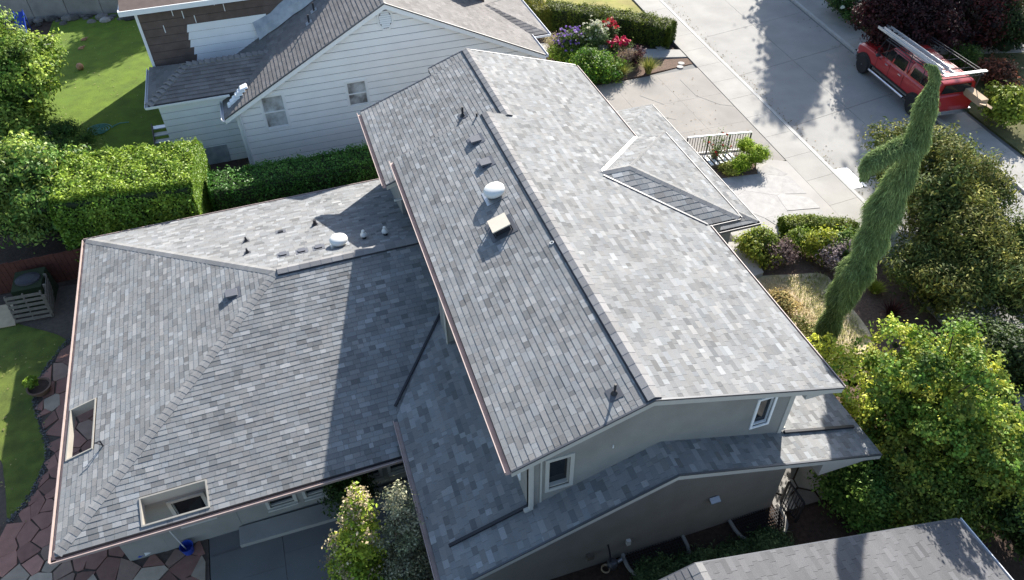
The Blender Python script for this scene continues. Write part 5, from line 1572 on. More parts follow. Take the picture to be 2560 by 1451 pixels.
# tufts of dry lawn
r = R_(59)
reg2 = [tuple(p) for p in gp((1885, 705), (1985, 695), (2060, 690), (2095, 740), (2170, 850), (2125, 900), (2060, 905), (1990, 830), (1930, 760))]
co, cols = [], []
bx = (min(p[0] for p in reg2), max(p[0] for p in reg2), min(p[1] for p in reg2), max(p[1] for p in reg2))
pal = palette((.46, .37, .23), (.24, .25, .08), .3, .25)
k = 0
while k < 4500:
    q = (r.uniform(bx[0], bx[1]), r.uniform(bx[2], bx[3]))
    if not inside(q, reg2): continue
    k += 1
    a = r.uniform(0, 6.28); l = r.uniform(.06, .2); d = V(math.cos(a), math.sin(a), 0); sd = V(-d[1], d[0], 0) * .008
    p = V(q[0], q[1], .06); e = p + d * l * .6 + V(0, 0, l * .7); m = p + d * l * .2 + V(0, 0, l * .45)
    co += [p - sd, p + sd, m + sd * .8, m - sd * .8, m - sd * .8, m + sd * .8, e + sd * .2, e - sd * .2]
    cc = pal(1, r, np.array([.2 + .9 * (q[0] > 9.6)]))[0]; cols += [cc, cc]
tag(quads('dry_grass_blades', np.array(co, np.float32), np.array(cols), M['leaf_dull'], None), 'short dry tan grass growing beside the planting bed', 'grass', kind='stuff')
t, lum = bed_plant('heather', 'tan and rust low shrub beside the right roof edge', 'shrub', 1950, 770, .25, (.3, .6, .2), 10, .2, 3000, .08, palette((.30, .22, .09), (.22, .20, .07), .4, .25), 60, material='leaf_dull')
t, lum = bed_plant('heather', 'olive and rust low shrub between roof edge and conifer foot', 'shrub', 2010, 845, .25, (.35, .5, .2), 9, .22, 3000, .08, palette((.20, .17, .06), (.14, .16, .04), .4, .25), 61, material='leaf_dull')

# --- weeping giant sequoia
def weeping():
    pts_px = [(2000, 965), (2045, 872), (2085, 790), (2128, 700), (2180, 598), (2232, 486), (2276, 395), (2304, 310), (2322, 248), (2340, 200), (2333, 172), (2315, 163)]
    rad_ = [.29, .30, .31, .35, .40, .34, .28, .22, .18, .13, .08, .02]
    YT = 4.3
    pts = [onY(*p, YT) for p in pts_px]
    base = V(pts[0][0] + .05, YT, 0)
    pts[0] = base + V(0, 0, .3)
    t = thing('weeping_sequoia', base, 'tall narrow shaggy weeping conifer leaning across the street view', 'tree')
    r = R_(70)
    def strands(path, R, n, long=1.0):
        path = np.array(path); R = np.array(R)
        seg = np.linalg.norm(np.diff(path, axis=0), axis=1); cum = np.concatenate([[0], np.cumsum(seg)])
        s = r.uniform(0, cum[-1], n)
        C = np.stack([np.interp(s, cum, path[:, i]) for i in range(3)], 1)
        C2 = np.stack([np.interp(np.minimum(s + .1, cum[-1]), cum, path[:, i]) for i in range(3)], 1)
        T = C2 - np.stack([np.interp(np.maximum(s - .1, 0), cum, path[:, i]) for i in range(3)], 1); T /= np.linalg.norm(T, axis=1)[:, None] + 1e-9
        rad0 = np.interp(s, cum, R) * (1 + .14 * np.sin(s * 2.3 + 1) + .12 * np.sin(s * 5.9))
        a = np.cross(T, V(.2, .9, .3)); a /= np.linalg.norm(a, axis=1)[:, None]; b = np.cross(T, a)
        th = r.uniform(0, 2 * math.pi, n)
        D = a * np.cos(th)[:, None] + b * np.sin(th)[:, None]
        rr_ = rad0 * np.sqrt(r.uniform(.25 if long < 1.5 else .8, 1, n)) * (1 + .15 * np.sin(th * 3 + s * 1.7))
        P0 = C + D * rr_[:, None]
        L = r.uniform(.07, .22, n) * np.clip(rad0 / .38, .3, 1.1) * long
        d1 = D * .55 + V(0, 0, -.55) + r.normal(0, .22, (n, 3)); d1 /= np.linalg.norm(d1, axis=1)[:, None]
        d2 = d1 * .45 + V(0, 0, -1.0) + D * .1; d2 /= np.linalg.norm(d2, axis=1)[:, None]
        P1 = P0 + d1 * (L * .5)[:, None]; P2 = P1 + d2 * (L * .5)[:, None]
        S = np.cross(d1, r.normal(0, 1, (n, 3))); S /= np.linalg.norm(S, axis=1)[:, None]
        w = (r.uniform(.004, .009, n))[:, None]
        co = np.concatenate([np.stack([P0 - S * w, P0 + S * w, P1 + S * w * .9, P1 - S * w * .9], 1), np.stack([P1 - S * w * .9, P1 + S * w * .9, P2 + S * w * .2, P2 - S * w * .2], 1)], 0).reshape(-1, 3)
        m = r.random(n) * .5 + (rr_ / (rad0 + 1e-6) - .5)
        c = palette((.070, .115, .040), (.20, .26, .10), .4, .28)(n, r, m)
        return co, np.concatenate([c, c * 1.1], 0)
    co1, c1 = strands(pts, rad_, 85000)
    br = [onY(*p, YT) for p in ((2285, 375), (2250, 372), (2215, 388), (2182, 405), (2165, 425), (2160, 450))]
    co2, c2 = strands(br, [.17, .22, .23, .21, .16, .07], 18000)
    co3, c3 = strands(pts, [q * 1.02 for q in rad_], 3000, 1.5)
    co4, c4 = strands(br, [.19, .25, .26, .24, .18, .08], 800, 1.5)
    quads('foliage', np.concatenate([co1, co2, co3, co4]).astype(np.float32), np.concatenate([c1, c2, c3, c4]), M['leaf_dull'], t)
    mb = MB()
    mb.tube([base] + pts, [.2] + [max(.03, q * .55) for q in rad_], 10)
    mb.tube(br, [.16, .18, .16, .14, .1, .04], 8)
    mb.build('trunk', M['core'], t)  # wide dark core tubes, added inside the strands to block light
    return t
weeping()
# --- big rhododendron behind it
c = G(2365, 480, 2.1)
lum = ball_lumps(c, (2.6, 3.6, 1.9), 90, .55, R_(71), zmin=.6, var=.4)
lum += ball_lumps(G(2460, 650, 1.5), (1.6, 2.8, 1.3), 44, .48, R_(171), zmin=.4, var=.4)
lum += ball_lumps(G(2320, 690, 1.1), (1.1, 1.6, .9), 30, .40, R_(176), zmin=.4, var=.4)
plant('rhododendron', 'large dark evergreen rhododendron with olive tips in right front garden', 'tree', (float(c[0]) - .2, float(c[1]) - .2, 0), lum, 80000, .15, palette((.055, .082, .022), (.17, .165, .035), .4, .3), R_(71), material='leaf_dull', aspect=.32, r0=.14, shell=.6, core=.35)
# --- yellow-green tree right of the gable
c = V(8.3, .2, 3.55)
lum = ball_lumps(c, (1.55, 1.75, 1.75), 74, .34, R_(72), zmin=1.4, var=.5)
lum += ball_lumps(G(2215, 985, 2.1), (1.05, 1.5, 1.0), 40, .32, R_(174), zmin=.9, var=.5)
lum += ball_lumps(G(2190, 1075, 1.7), (.8, .8, .7), 18, .30, R_(175), zmin=.8)
lum += ball_lumps(G(2455, 1100, 2.6), (.9, 1.3, .9), 30, .32, R_(172), zmin=.8, var=.5)
lum += ball_lumps(G(2310, 1160, 1.9), (1.2, .9, .7), 26, .32, R_(173), zmin=.7, var=.5)
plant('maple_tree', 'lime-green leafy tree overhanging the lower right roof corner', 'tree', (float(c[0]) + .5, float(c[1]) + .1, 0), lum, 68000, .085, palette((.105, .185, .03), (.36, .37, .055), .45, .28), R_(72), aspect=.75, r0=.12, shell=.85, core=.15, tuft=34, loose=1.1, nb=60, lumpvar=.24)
c = G(2165, 1225, .95)
lum = ball_lumps(c, (1.15, 1.0, .8), 34, .33, R_(73), zmin=.5)
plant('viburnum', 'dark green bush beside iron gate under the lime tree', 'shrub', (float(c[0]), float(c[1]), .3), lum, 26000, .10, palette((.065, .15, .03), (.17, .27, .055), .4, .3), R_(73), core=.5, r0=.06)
c = G(2330, 1240, 1.2)
lum = ball_lumps(c, (1.6, 1.3, .95), 36, .38, R_(74), zmin=.4)
plant('viburnum', 'olive green bush below the lime tree beside neighbouring roof', 'shrub', (float(c[0]), float(c[1]), 0), lum, 26000, .10, palette((.08, .125, .02), (.21, .23, .04), .4, .3), R_(74), core=.5, r0=.06)
c = G(2525, 1190, 1.3)
lum = ball_lumps(c, (1.3, 2.8, 1.1), 40, .45, R_(75), zmin=.4)
plant('hedge_shrub', 'dark evergreen shrub mass at lower right edge of the picture', 'shrub', (float(c[0]), float(c[1]), 0), lum, 24000, .11, palette((.022, .045, .012), (.06, .09, .02), .3, .3), R_(75), core=.55, r0=.06)
c = G(2490, 905, 1.0)
lum = ball_lumps(c, (1.3, 1.6, 1.0), 26, .42, R_(76), zmin=.4)
plant('hedge_shrub', 'dark evergreen shrub right of lime tree below the rhododendron', 'shrub', (float(c[0]), float(c[1]), 0), lum, 16000, .12, palette((.022, .042, .012), (.06, .085, .02), .3, .3), R_(76), core=.55, r0=.06)
# --- across the street
t, lum = bed_plant('hydrangea', 'dark green hydrangea dotted with white flower heads by far footway', 'shrub', 2118, 52, .7, (1.3, 1.3, .55), 18, .5, 9000, .14, palette((.03, .065, .016), (.06, .11, .02), .3, .3), 80, core=.6)
r = R_(80)
flowers(t, [l[0] + V(r.normal(0, .3), r.normal(0, .3), .40 + r.uniform(-.1, .12)) for l in lum * 3], .20, (.74, .78, .66), r, per=9)
c = G(2290, 62, 2.0)
lum = ball_lumps(c, (2.8, 2.2, 1.6), 30, .9, R_(81), zmin=.6)
plant('japanese_maple', 'dark purple-red leafy tree behind the parked truck', 'tree', (float(c[0]), float(c[1]), 0), lum, 30000, .15, palette((.018, .008, .009), (.05, .013, .013), .3, .35), R_(81), r0=.12, shell=.55)
c = G(2440, 30, 1.8)
lum = ball_lumps(c, (2.2, 2.2, 1.4), 20, .8, R_(82), zmin=.5)
plant('japanese_maple', 'red-tipped dark shrub behind the rear of parked truck', 'tree', (float(c[0]), float(c[1]), 0), lum, 18000, .15, palette((.02, .013, .01), (.09, .018, .016), .3, .35), R_(82), r0=.1, shell=.55)
c = G(2535, 75, 1.2)
lum = ball_lumps(c, (1.3, 1.6, 1.1), 16, .6, R_(83), zmin=.4)
plant('clipped_yew', 'dark rounded clipped evergreen at upper right corner', 'shrub', (float(c[0]), float(c[1]), 0), lum, 14000, .12, palette((.02, .036, .012), (.045, .06, .016), .3, .3), R_(83), r0=.06, core=.6)
t, lum = bed_plant('azalea', 'dark purplish low plant beside far garden path behind truck', 'shrub', 2425, 122, .5, (.8, .6, .4), 10, .35, 3500, .13, palette((.03, .028, .045), (.06, .05, .07), .3, .3), 84)
t, lum = bed_plant('azalea', 'green feathery plant behind the truck rear rack', 'shrub', 2400, 165, .5, (.6, .6, .45), 10, .32, 4000, .14, palette((.05, .09, .02), (.11, .16, .03), .4, .3), 85, aspect=.25)
t, lum = bed_plant('photinia', 'shrub with orange-red young leaves right of the cardboard boxes', 'shrub', 2480, 212, .5, (.7, .6, .45), 10, .36, 4500, .13, palette((.05, .03, .02), (.27, .09, .05), .35, .3), 86)
c = G(2505, 255, 1.0)
lum = ball_lumps(c, (.8, .7, .8), 10, .34, R_(87), zmin=.3)
plant('laurel_shoots', 'sparse bright yellow-green shoots rising above the rhododendron', 'shrub', (float(c[0]), float(c[1]), 0), lum, 4500, .17, palette((.12, .18, .02), (.26, .30, .04), .45, .25), R_(87), r0=.05)
# --- by the wing patio at the bottom
def cone_tree(name, label, base, top, r0_, n, size, pal, seed, cat='tree', material='leaf', **k):
    r = R_(seed); lum = []
    base, top = V(*base), V(*top)
    m = 20
    for i in range(m):
        s = i / (m - 1)
        rr_ = r0_ * (1 - .85 * s) * r.uniform(.5, 1)
        a = i * 2.4
        p = base + (top - base) * (.12 + .88 * s) + V(math.cos(a) * rr_ * .8, math.sin(a) * rr_ * .8, 0)
        q = max(.12, r0_ * .55 * (1 - .6 * s)) * r.uniform(.8, 1.15)
        lum.append((p, (q, q, q * .9)))
    return plant(name, label, cat, base, lum, n, size, pal, r, material=material, **k), lum
ba = G(905, 1490)
tp = onY(890, 1250, float(ba[1]) + .35)
t, lum = cone_tree('pieris', 'lime-green shrub with peach-cream flower plumes in front of the patio', ba, tp, .8, 8500, .08, palette((.14, .22, .022), (.36, .40, .05), .45, .28), 90, r0=.05, aspect=.7, core=0.0, loose=.95)
r = R_(90)
fl = []
for l in lum:
    for k in range(5):
        d = r.normal(0, 1, 3); d[2] = abs(d[2]) * .8; d /= np.linalg.norm(d)
        if d[0] > .35 and l[0][2] < tp[2] * .7: continue
        fl.append(l[0] + d * np.array(l[1]) * 1.35)
P = np.array([p + r.normal(0, .08, 3) for p in fl for _ in range(26)])
leaf_mesh('flowers', P, P - P.mean(0), .065, palette((.33, .26, .15), (.44, .37, .23), .4, .2)(len(P), r), M['petal'], t, aspect=.7, rng=r)
bb = G(1030, 1480)
tb = onY(985, 1222, float(bb[1]) + .25)
t, lum = cone_tree('grey_conifer', 'grey-green shaded conical shrub between flowering shrub and dark roof', bb, tb, .75, 8500, .07, palette((.11, .125, .07), (.23, .225, .15), .4, .28), 91, r0=.04, material='leaf_dull', core=0.0)
c = G(868, 1212, .9)
lum = ball_lumps(c, (.45, .35, .55), 10, .25, R_(92), zmin=.3)
plant('camellia', 'dark green shrub under the wing eave between two windows', 'shrub', (float(c[0]), float(c[1]), .1), lum, 5000, .09, palette((.025, .05, .012), (.06, .10, .02), .3, .3), R_(92), r0=.04)
# --- low blue-green juniper strip along neighbouring roof
for i, (px, py, s, lb) in enumerate(((1640, 1420, .55, 'leftmost grey-green juniper clump below window well by the neighbouring roof'), (1740, 1405, .6, 'middle grey-green juniper clump between window well and neighbouring roof'), (1840, 1378, .65, 'grey-green juniper clump at the corner of neighbouring ridge'), (1915, 1350, .55, 'rightmost grey-green juniper clump next to dark bush'))):
    c = G(px, py + 14, .48)
    lum = ball_lumps(c, (s * 1.1, s * .4, .2), 12, .17, R_(100 + i), zmin=.38)
    plant('juniper', lb, 'shrub', (float(c[0]), float(c[1]), .3), lum, 6500, .09, palette((.05, .085, .035), (.12, .17, .07), .4, .28), R_(100 + i), r0=.03, aspect=.35, material='leaf_dull', foliage='foliage', stem='stems', core=.5)

# --- tall street trees standing just outside the picture; their shadows cross the street and the lawn
def conifer(label, tip_ground, h, r0_, seed, n=48000, pal=palette((.02, .045, .012), (.04, .075, .016), .3, .25)):
    sh = V(math.sin(SUN_AZ), math.cos(SUN_AZ), 0) * (h / math.tan(SUN_EL))
    b = V(*tip_ground) + sh
    r = R_(seed); lum = []
    for i in range(110):
        s = (i + .5) / 110
        q = r0_ * (1 - s) ** .8
        a = i * 2.39996
        d = q * r.uniform(.35, 1.0)
        lum.append((b + V(math.cos(a) * d, math.sin(a) * d, 1.2 + s * (h - 1.3)), (max(.42, q * .45), max(.42, q * .45), .55)))
    plant('street_conifer', label, 'tree', b, lum, n, .34, pal, r, r0=.22, aspect=.6, shell=.9, nb=20, tuft=10, core=.62)
conifer('tall conifer beyond the upper edge casting the left pointed shadow on street', G(1966, 286), 13.0, 3.0, 110)
conifer('tall conifer beyond upper right casting shadow over the red truck', G(2225, 470), 13.5, 3.9, 111)
conifer('second tall conifer beyond upper right shading the far gardens', G(2440, 350), 14.0, 4.6, 112)
conifer('leftmost of three conifers behind the retaining wall shading the back lawn', G(120, 200), 9.0, 3.6, 113)
conifer('middle of three conifers behind the retaining wall shading the back lawn', G(225, 160), 9.5, 3.8, 114)
conifer('rightmost of three conifers behind the retaining wall shading the back lawn', G(320, 110), 9.0, 3.8, 115)
# ================================================================== vehicles
def loft(sections, cap=True):
    mb = MB(); n = len(sections[0]); vs = [p for s in sections for p in s]; fs = []
    for i in range(len(sections) - 1):
        for k in range(n):
            fs.append((i * n + k, i * n + (k + 1) % n, (i + 1) * n + (k + 1) % n, (i + 1) * n + k))
    if cap:
        fs.append(tuple(range(n - 1, -1, -1))); fs.append(tuple((len(sections) - 1) * n + k for k in range(n)))
    return mb.add(vs, fs)
def sec(x, w, z0, z1, wt, r=.10):
    """body cross-section at station x: half width w at the sill and belt, wt at the top"""
    pts = [(-w * .92, z0), (w * .92, z0), (w, z0 + .10), (w + .015, (z0 + z1) / 2), (w, z1 - r), (wt, z1 - .02), (wt * .6, z1), (-wt * .6, z1), (-wt, z1 - .02), (-w, z1 - r), (-w - .015, (z0 + z1) / 2), (-w, z0 + .10)]
    return [V(x, y, z) for y, z in pts]
def wheel(t, x, y, R, w, side):
    o = MB().lathe((x, y - w / 2, R), [(R * .62, 0), (R * .93, .0), (R, .05), (R, w - .05), (R * .93, w), (R * .62, w)], 28, ax=(0, 1, 0)).build('wheel', M['rubber'], t, local=True, smooth=False)
    yy = y + side * (w / 2 - .05)
    MB().lathe((x, yy, R), [(R * .62, 0), (R * .62, side * .03), (R * .56, side * .035), (R * .5, side * -.02), (R * .12, side * -.02)], 24, ax=(0, 1, 0)).build('rim', M['rim'], o, local=True)
    mb = MB()
    for k in range(6):
        a = k * math.pi / 3
        for da in (-.13, .13):
            mb.bar((x + math.cos(a) * R * .14, yy + side * .01, R + math.sin(a) * R * .14), (x + math.cos(a + da) * R * .58, yy + side * .025, R + math.sin(a + da) * R * .58), .045, .04, up=(0, 1, 0))
    mb.lathe((x, yy, R), [(R * .17, -.02), (R * .17, .04), (R * .1, .05)], 12, ax=(0, side, 0))
    mb.build('spokes', M['galv'], o, local=True)
def panel(mb, pts, h):
    pts = [V(*p) for p in pts]
    n = np.cross(pts[1] - pts[0], pts[2] - pts[0]); n /= np.linalg.norm(n)
    return mb.hull(pts, [p + n * h for p in pts])
def bev(o, w=.025):
    m = o.modifiers.new('bevel', 'BEVEL'); m.width = w; m.segments = 2; m.limit_method = 'ANGLE'; m.angle_limit = rad(25)
    return o
A_, B_ = G(2156, 182), G(2275.5, 284)
fwd = unit((A_ - B_) * V(1, 1, 0))
WB = float(np.linalg.norm((A_ - B_)[:2]))
mid = (A_ + B_) / 2
rgt = V(fwd[1], -fwd[0], 0)
S_ = WB / 3.95
org = mid + rgt * .90 * S_
trk = thing('pickup_truck', (org[0], org[1], 0.0), 'red crew-cab pickup truck with canopy and ladder rack parked across the street', 'pickup truck', rz=math.atan2(fwd[1], fwd[0]))
trk.scale = (S_ * 1.02, S_, S_)
hb = WB / S_ / 2
L_ = dict(local=True)
# lower body: stations from tail to nose
st = [(-3.02, .93, .62, 1.34, .90), (-2.95, .98, .60, 1.40, .93), (-1.0, .99, .58, 1.41, .94), (-.98, .99, .58, 1.40, .93), (1.05, .99, .58, 1.38, .93), (1.2, .99, .58, 1.36, .90), (2.2, .985, .60, 1.31, .86), (2.62, .96, .62, 1.24, .82), (2.78, .90, .64, 1.14, .76)]
bev(loft([sec(*s) for s in st]).build('body', M['car_red'], trk, smooth='auto', **L_))
# hood bulge
loft([[V(x, y, z) for y, z in ((-w, zb), (w, zb), (w * .85, zt), (-w * .85, zt))] for x, w, zb, zt in ((1.15, .60, 1.34, 1.415), (2.0, .56, 1.29, 1.375), (2.55, .48, 1.2, 1.27))]).build('hood', M['car_red'], trk, **L_)
# cab
def gsec(x, wb_, zb, wt, zt, r=.09):
    return [V(x, y, z) for y, z in ((-wb_, zb), (wb_, zb), (wt + .02, zt - r), (wt - r * .7, zt), (-wt + r * .7, zt), (-wt - .02, zt - r))]
loft([gsec(-.92, .93, 1.36, .76, 1.93), (gsec(-.80, .95, 1.36, .78, 1.97)), gsec(.30, .95, 1.36, .78, 1.985), gsec(.55, .95, 1.36, .76, 1.93), gsec(1.22, .94, 1.345, .80, 1.40)]).build('cab', M['car_red'], trk, smooth='auto', **L_)
mb = MB(); panel(mb, [(.62, -.72, 1.90), (1.19, -.80, 1.425), (1.19, .80, 1.425), (.62, .72, 1.90)], .012)
for v_ in mb.v: pass
mb.build('windscreen', M['glass_dark'], trk, **L_)
def side_glass(x0, x1, x2, x3, zb, zt, wb_, wt, name='side_window'):
    for s in (1, -1):
        p = [(x0, s * (wb_ + .004), zb), (x1, s * (wb_ + .004), zb), (x2, s * (wt + .004), zt), (x3, s * (wt + .004), zt)]
        q = [(a, b + s * .012, c) for a, b, c in p]
        MB().hull(p, q).build(name, M['glass_dark'], trk, **L_)
def wz_(z): return .95 - (z - 1.36) * (.95 - .80) / (1.88 - 1.36)
side_glass(.22, 1.02, .52, .22, 1.42, 1.84, wz_(1.42) + .005, wz_(1.84) + .005)
side_glass(-.72, .10, .10, -.66, 1.42, 1.84, wz_(1.42) + .005, wz_(1.84) + .005)
# canopy over the bed
loft([gsec(-2.93, .93, 1.38, .80, 1.93), gsec(-2.85, .95, 1.38, .80, 1.97), gsec(-1.05, .95, 1.38, .79, 1.97), gsec(-.97, .94, 1.38, .78, 1.94)]).build('canopy', M['car_red'], trk, smooth='auto', **L_)
side_glass(-2.70, -1.15, -1.15, -2.62, 1.45, 1.82, wz_(1.45) + .006, wz_(1.82) + .008, 'canopy_window')
MB().hull([(-2.945, -.70, 1.47), (-2.945, .70, 1.47), (-2.945, .62, 1.86), (-2.945, -.62, 1.86)], [(-2.965, -.70, 1.47), (-2.965, .70, 1.47), (-2.965, .62, 1.86), (-2.965, -.62, 1.86)]).build('rear_window', M['glass_dark'], trk, **L_)
RW = .45
for x in (hb, -hb):
    for s in (1, -1):
        # wheel arch: dark recess with a flared lip
        ar = [V(x + math.cos(a) * .58, s * .992, RW + math.sin(a) * .56) for a in np.linspace(0, math.pi, 15)]
        ar2 = [p + V(0, s * .028, 0) for p in ar]
        MB().hull(ar, ar2).build('wheel_arch', M['rubber'], trk, **L_)
        wheel(trk, x, s * .93, RW, .30, s)
for s in (1, -1):
    MB().tube([(-1.35, s * 1.10, .50), (1.35, s * 1.10, .50)], .05, 8).build('running_board', M['chrome'], trk, **L_)
    MB().lathe((.98, s * 1.02, 1.40), [(.03, 0), (.10, s * .05), (.10, s * .2), (.04, s * .24)], 10, ax=(0, 1, 0), sq=(1, .7)).build('door_mirror', M['black_metal'], trk, **L_)
    for x0 in (1.12, .17, -.86):
        MB().box((x0 - .006, s * 1.003, .70), (x0 + .006, s * 1.010, 1.36)).build('door_seam', M['rubber'], trk, **L_)
    for x0 in (.30, -.70):
        MB().box((x0, s * 1.005, 1.18), (x0 + .2, s * 1.035, 1.22)).build('door_handle', M['chrome'], trk, **L_)
    MB().box((2.60, s * .52, .95), (2.80, s * .90, 1.12)).build('headlight', M['lamp_glass'], trk, **L_)
    MB().box((-3.05, s * .80, .95), (-2.99, s * .95, 1.30)).build('tail_light', M['car_red'], trk, **L_)
for s in (1, -1):
    MB().tube([(1.08, s * .955, 1.40), (.50, s * (wz_(1.88) + .01), 1.90), (-.88, s * (wz_(1.88) + .01), 1.90)], .018, 5).build('window_trim', M['rubber'], trk, **L_)
    MB().box((-.02 + .13, s * (wz_(1.62) - .03), 1.42), (.21, s * (wz_(1.62) + .012), 1.82)).build('pillar', M['rubber'], trk, **L_)
    MB().box((-2.9, s * 1.004, .66), (2.5, s * 1.016, .74)).build('sill_trim', M['rubber'], trk, **L_)
MB().box((1.25, -.55, 1.405), (1.75, .55, 1.425)).build('hood_scoop', M['rubber'], trk, **L_)
MB().box((2.70, -.95, .50), (2.92, .95, .74)).build('bumper', M['chrome'], trk, **L_)
MB().box((2.76, -.50, .80), (2.81, .50, 1.10)).build('grille', M['black_metal'], trk, **L_)
MB().box((-3.16, -.92, .55), (-3.00, .92, .74)).build('bumper', M['chrome'], trk, **L_)
# rack: two long rails on posts with cross bars
rk = MB()
for s in (1, -1):
    rk.tube([(1.25, s * .93, 1.62), (1.0, s * .96, 2.12), (-3.0, s * .98, 2.22)], .025, 6)
    rk.tube([(.9, s * .96, 2.24), (-3.0, s * .98, 2.34)], .020, 6)
    for x in (.7, -.9, -1.9, -2.9): rk.tube([(x, s * .94, 1.45), (x, s * .97, 2.32)], .02, 6)
for x in (.9, -.4, -1.5, -2.3, -3.0): rk.tube([(x, -.97, 2.20), (x, .97, 2.20)], .022, 6)
rk.build('rack', M['black_metal'], trk, **L_)
def tw_(x, y, z):
    c, s = math.cos(trk.rotation_euler[2]), math.sin(trk.rotation_euler[2])
    x *= S_ * 1.02; y *= S_; z *= S_
    return V(org[0] + c * x - s * y, org[1] + s * x + c * y, z)
# extension ladder on the rack, driver's side
ld = thing('ladder', tw_(-.6, .6, 2.24), 'silver aluminium extension ladder lying on the truck rack', 'ladder')
for y in (.42, .84):
    MB().bar(tw_(1.95, y, 2.30), tw_(-2.9, y, 2.38), .04, .12).build('rail', M['alu'], ld)
for y in (.47, .79):
    MB().bar(tw_(1.6, y, 2.41), tw_(-2.6, y, 2.48), .035, .10).build('rail', M['alu'], ld)
for i in range(17):
    x = 1.8 - i * .275
    MB().tube([tw_(x, .43, 2.31 + i * .004), tw_(x, .83, 2.31 + i * .004)], .022, 6).build('rung', M['alu'], ld)
lb = thing('plank', tw_(-2.95, 0, 2.28), 'white board laid across the rear end of truck rack', 'plank')
MB().bar(tw_(-3.0, .95, 2.38), tw_(-3.0, -1.05, 2.38), .16, .05).build('board', M['alu'], lb)
# long cardboard carton sticking out behind the truck
cb = thing('cardboard_box', tw_(-3.4, -.55, 1.3), 'long tan cardboard carton sticking out of the truck tail', 'box')
MB().bar(tw_(-2.5, -.58, 1.50), tw_(-3.95, -.62, 1.45), .36, .30).build('carton', M['card'], cb)
a = tw_(-3.95, -.62, 1.45)
for s in (1, -1):
    MB().bar(a, a + (tw_(-4.2, -.62 + s * .28, 1.42 + s * .12) - a), .24, .012).build('flap', M['card'], cb)
# parked car at the right edge
cp = G(2628, 742)
c2 = thing('parked_car', (cp[0], cp[1], 0), 'pale blue car mostly cut off by the right picture edge', 'car', rz=rad(92))
loft([sec(*s) for s in ((-2.1, .75, .3, .85, .70), (-1.9, .86, .25, .95, .80), (0, .88, .24, .95, .82), (1.2, .87, .25, .92, .80), (1.95, .82, .3, .80, .70), (2.15, .7, .35, .68, .6))]).build('body', M['car_blue'], c2, local=True)
loft([gsec(-1.7, .78, .93, .62, 1.20), gsec(-1.2, .80, .93, .62, 1.40), gsec(.2, .80, .93, .62, 1.42), gsec(1.1, .78, .90, .7, .95)]).build('cabin', M['glass_dark'], c2, local=True)
MB().box((-1.15, -.55, 1.405), (.2, .55, 1.435)).build('roof', M['car_blue'], c2, local=True)
for x in (1.3, -1.3):
    for s in (1, -1): wheel(c2, x, s * .78, .32, .2, s)

# ================================================================== small things
# railing beside the entry bed
rl = thing('railing', G(1800, 385), 'white metal railing with thin bars beside the drive', 'railing')
r0p, r1p = G(1712, 392, 0), G(1868, 378, 0)
r0t = V(r0p[0], r0p[1], .95); r1t = V(r1p[0], r1p[1], .95)
MB().bar(r0t, r1t, .07, .05).build('handrail', M['white_paint'], rl)
MB().bar(r0t - V(0, 0, .82), r1t - V(0, 0, .82), .04, .04).build('bottom_rail', M['white_paint'], rl)
for i in range(25):
    t_ = i / 24; p = r0t + (r1t - r0t) * t_
    th_ = .05 if i in (0, 24, 8, 16) else .022
    MB().box((p[0] - th_ / 2, p[1] - th_ / 2, .06), (p[0] + th_ / 2, p[1] + th_ / 2, .93)).build('baluster', M['black_metal'] if th_ > .03 else M['wood_grey'], rl)
s0, s1x = G(1722, 408, .35), G(1838, 395, .35)
dk = thing('slatted_bench', (s0[0], s0[1], 0), 'low white slatted cover beside the rose in front of railing', 'bench')
for i in range(10):
    t_ = i / 9; p = s0 + (s1x - s0) * t_
    MB().box((p[0] - .07, p[1] - .30, .30), (p[0] + .05, p[1] + .42, .34)).build('slat', M['white_paint'], dk)
MB().bar(V(s0[0], s0[1] - .25, .2), V(s1x[0], s1x[1] - .25, .2), .04, .18).build('apron', M['wood_grey'], dk)
MB().bar(V(s0[0], s0[1] + .35, .15), V(s1x[0], s1x[1] + .35, .15), .04, .28).build('apron', M['wood_grey'], dk)
# iron gate by the porch
g0, g1 = onP(1973, 1205, (0, 0, 1), 1.25), onP(2011, 1258, (0, 0, 1), 1.25)
gt = thing('iron_gate', (g0[0], g0[1], .3), 'black iron gate with vertical bars between porch and side passage', 'gate')
for z_ in (1.25, .42):
    MB().bar(V(g0[0], g0[1], z_), V(g1[0], g1[1], z_), .04, .05).build('rail', M['black_metal'], gt)
for i in range(8):
    p = g0 + (g1 - g0) * i / 7
    w_ = .05 if i in (0, 7) else .02
    MB().box((p[0] - w_ / 2, p[1] - w_ / 2, .32), (p[0] + w_ / 2, p[1] + w_ / 2, 1.24)).build('bar', M['black_metal'], gt)
# window wells with grated lids
def well(label, px0, px1, z_=.42):
    a, b = G(*px0, z_), G(*px1, z_)
    t = thing('window_well', (float((a[0] + b[0]) / 2), -.5, z_ - .1), label, 'window well')
    x0, x1 = float(min(a[0], b[0])), float(max(a[0], b[0])); d = .85
    cx = (x0 + x1) / 2; hw = (x1 - x0) / 2
    arc = [V(cx + hw * math.cos(s), -.04 - d * math.sin(s) ** .6 if math.sin(s) > 0 else -.04, z_) for s in np.linspace(0, math.pi, 21)]
    MB().tube(arc, .05, 6).build('rim', M['concrete'], t)
    mb = MB()
    n = 22
    for i in range(1, n):
        x = x0 + (x1 - x0) * i / n
        dd_ = d * (max(0, 1 - ((x - cx) / hw) ** 2)) ** .3
        mb.bar((x, -.03, z_), (x, -.04 - dd_, z_), .012, .02)
    for j in range(1, 10):
        y = -.04 - d * j / 10
        w_ = hw * .97
        mb.bar((cx - w_, y, z_ + .004), (cx + w_, y, z_ + .004), .012, .02)
    tag(mb.build('grate', M['black_metal'], t))
    return t
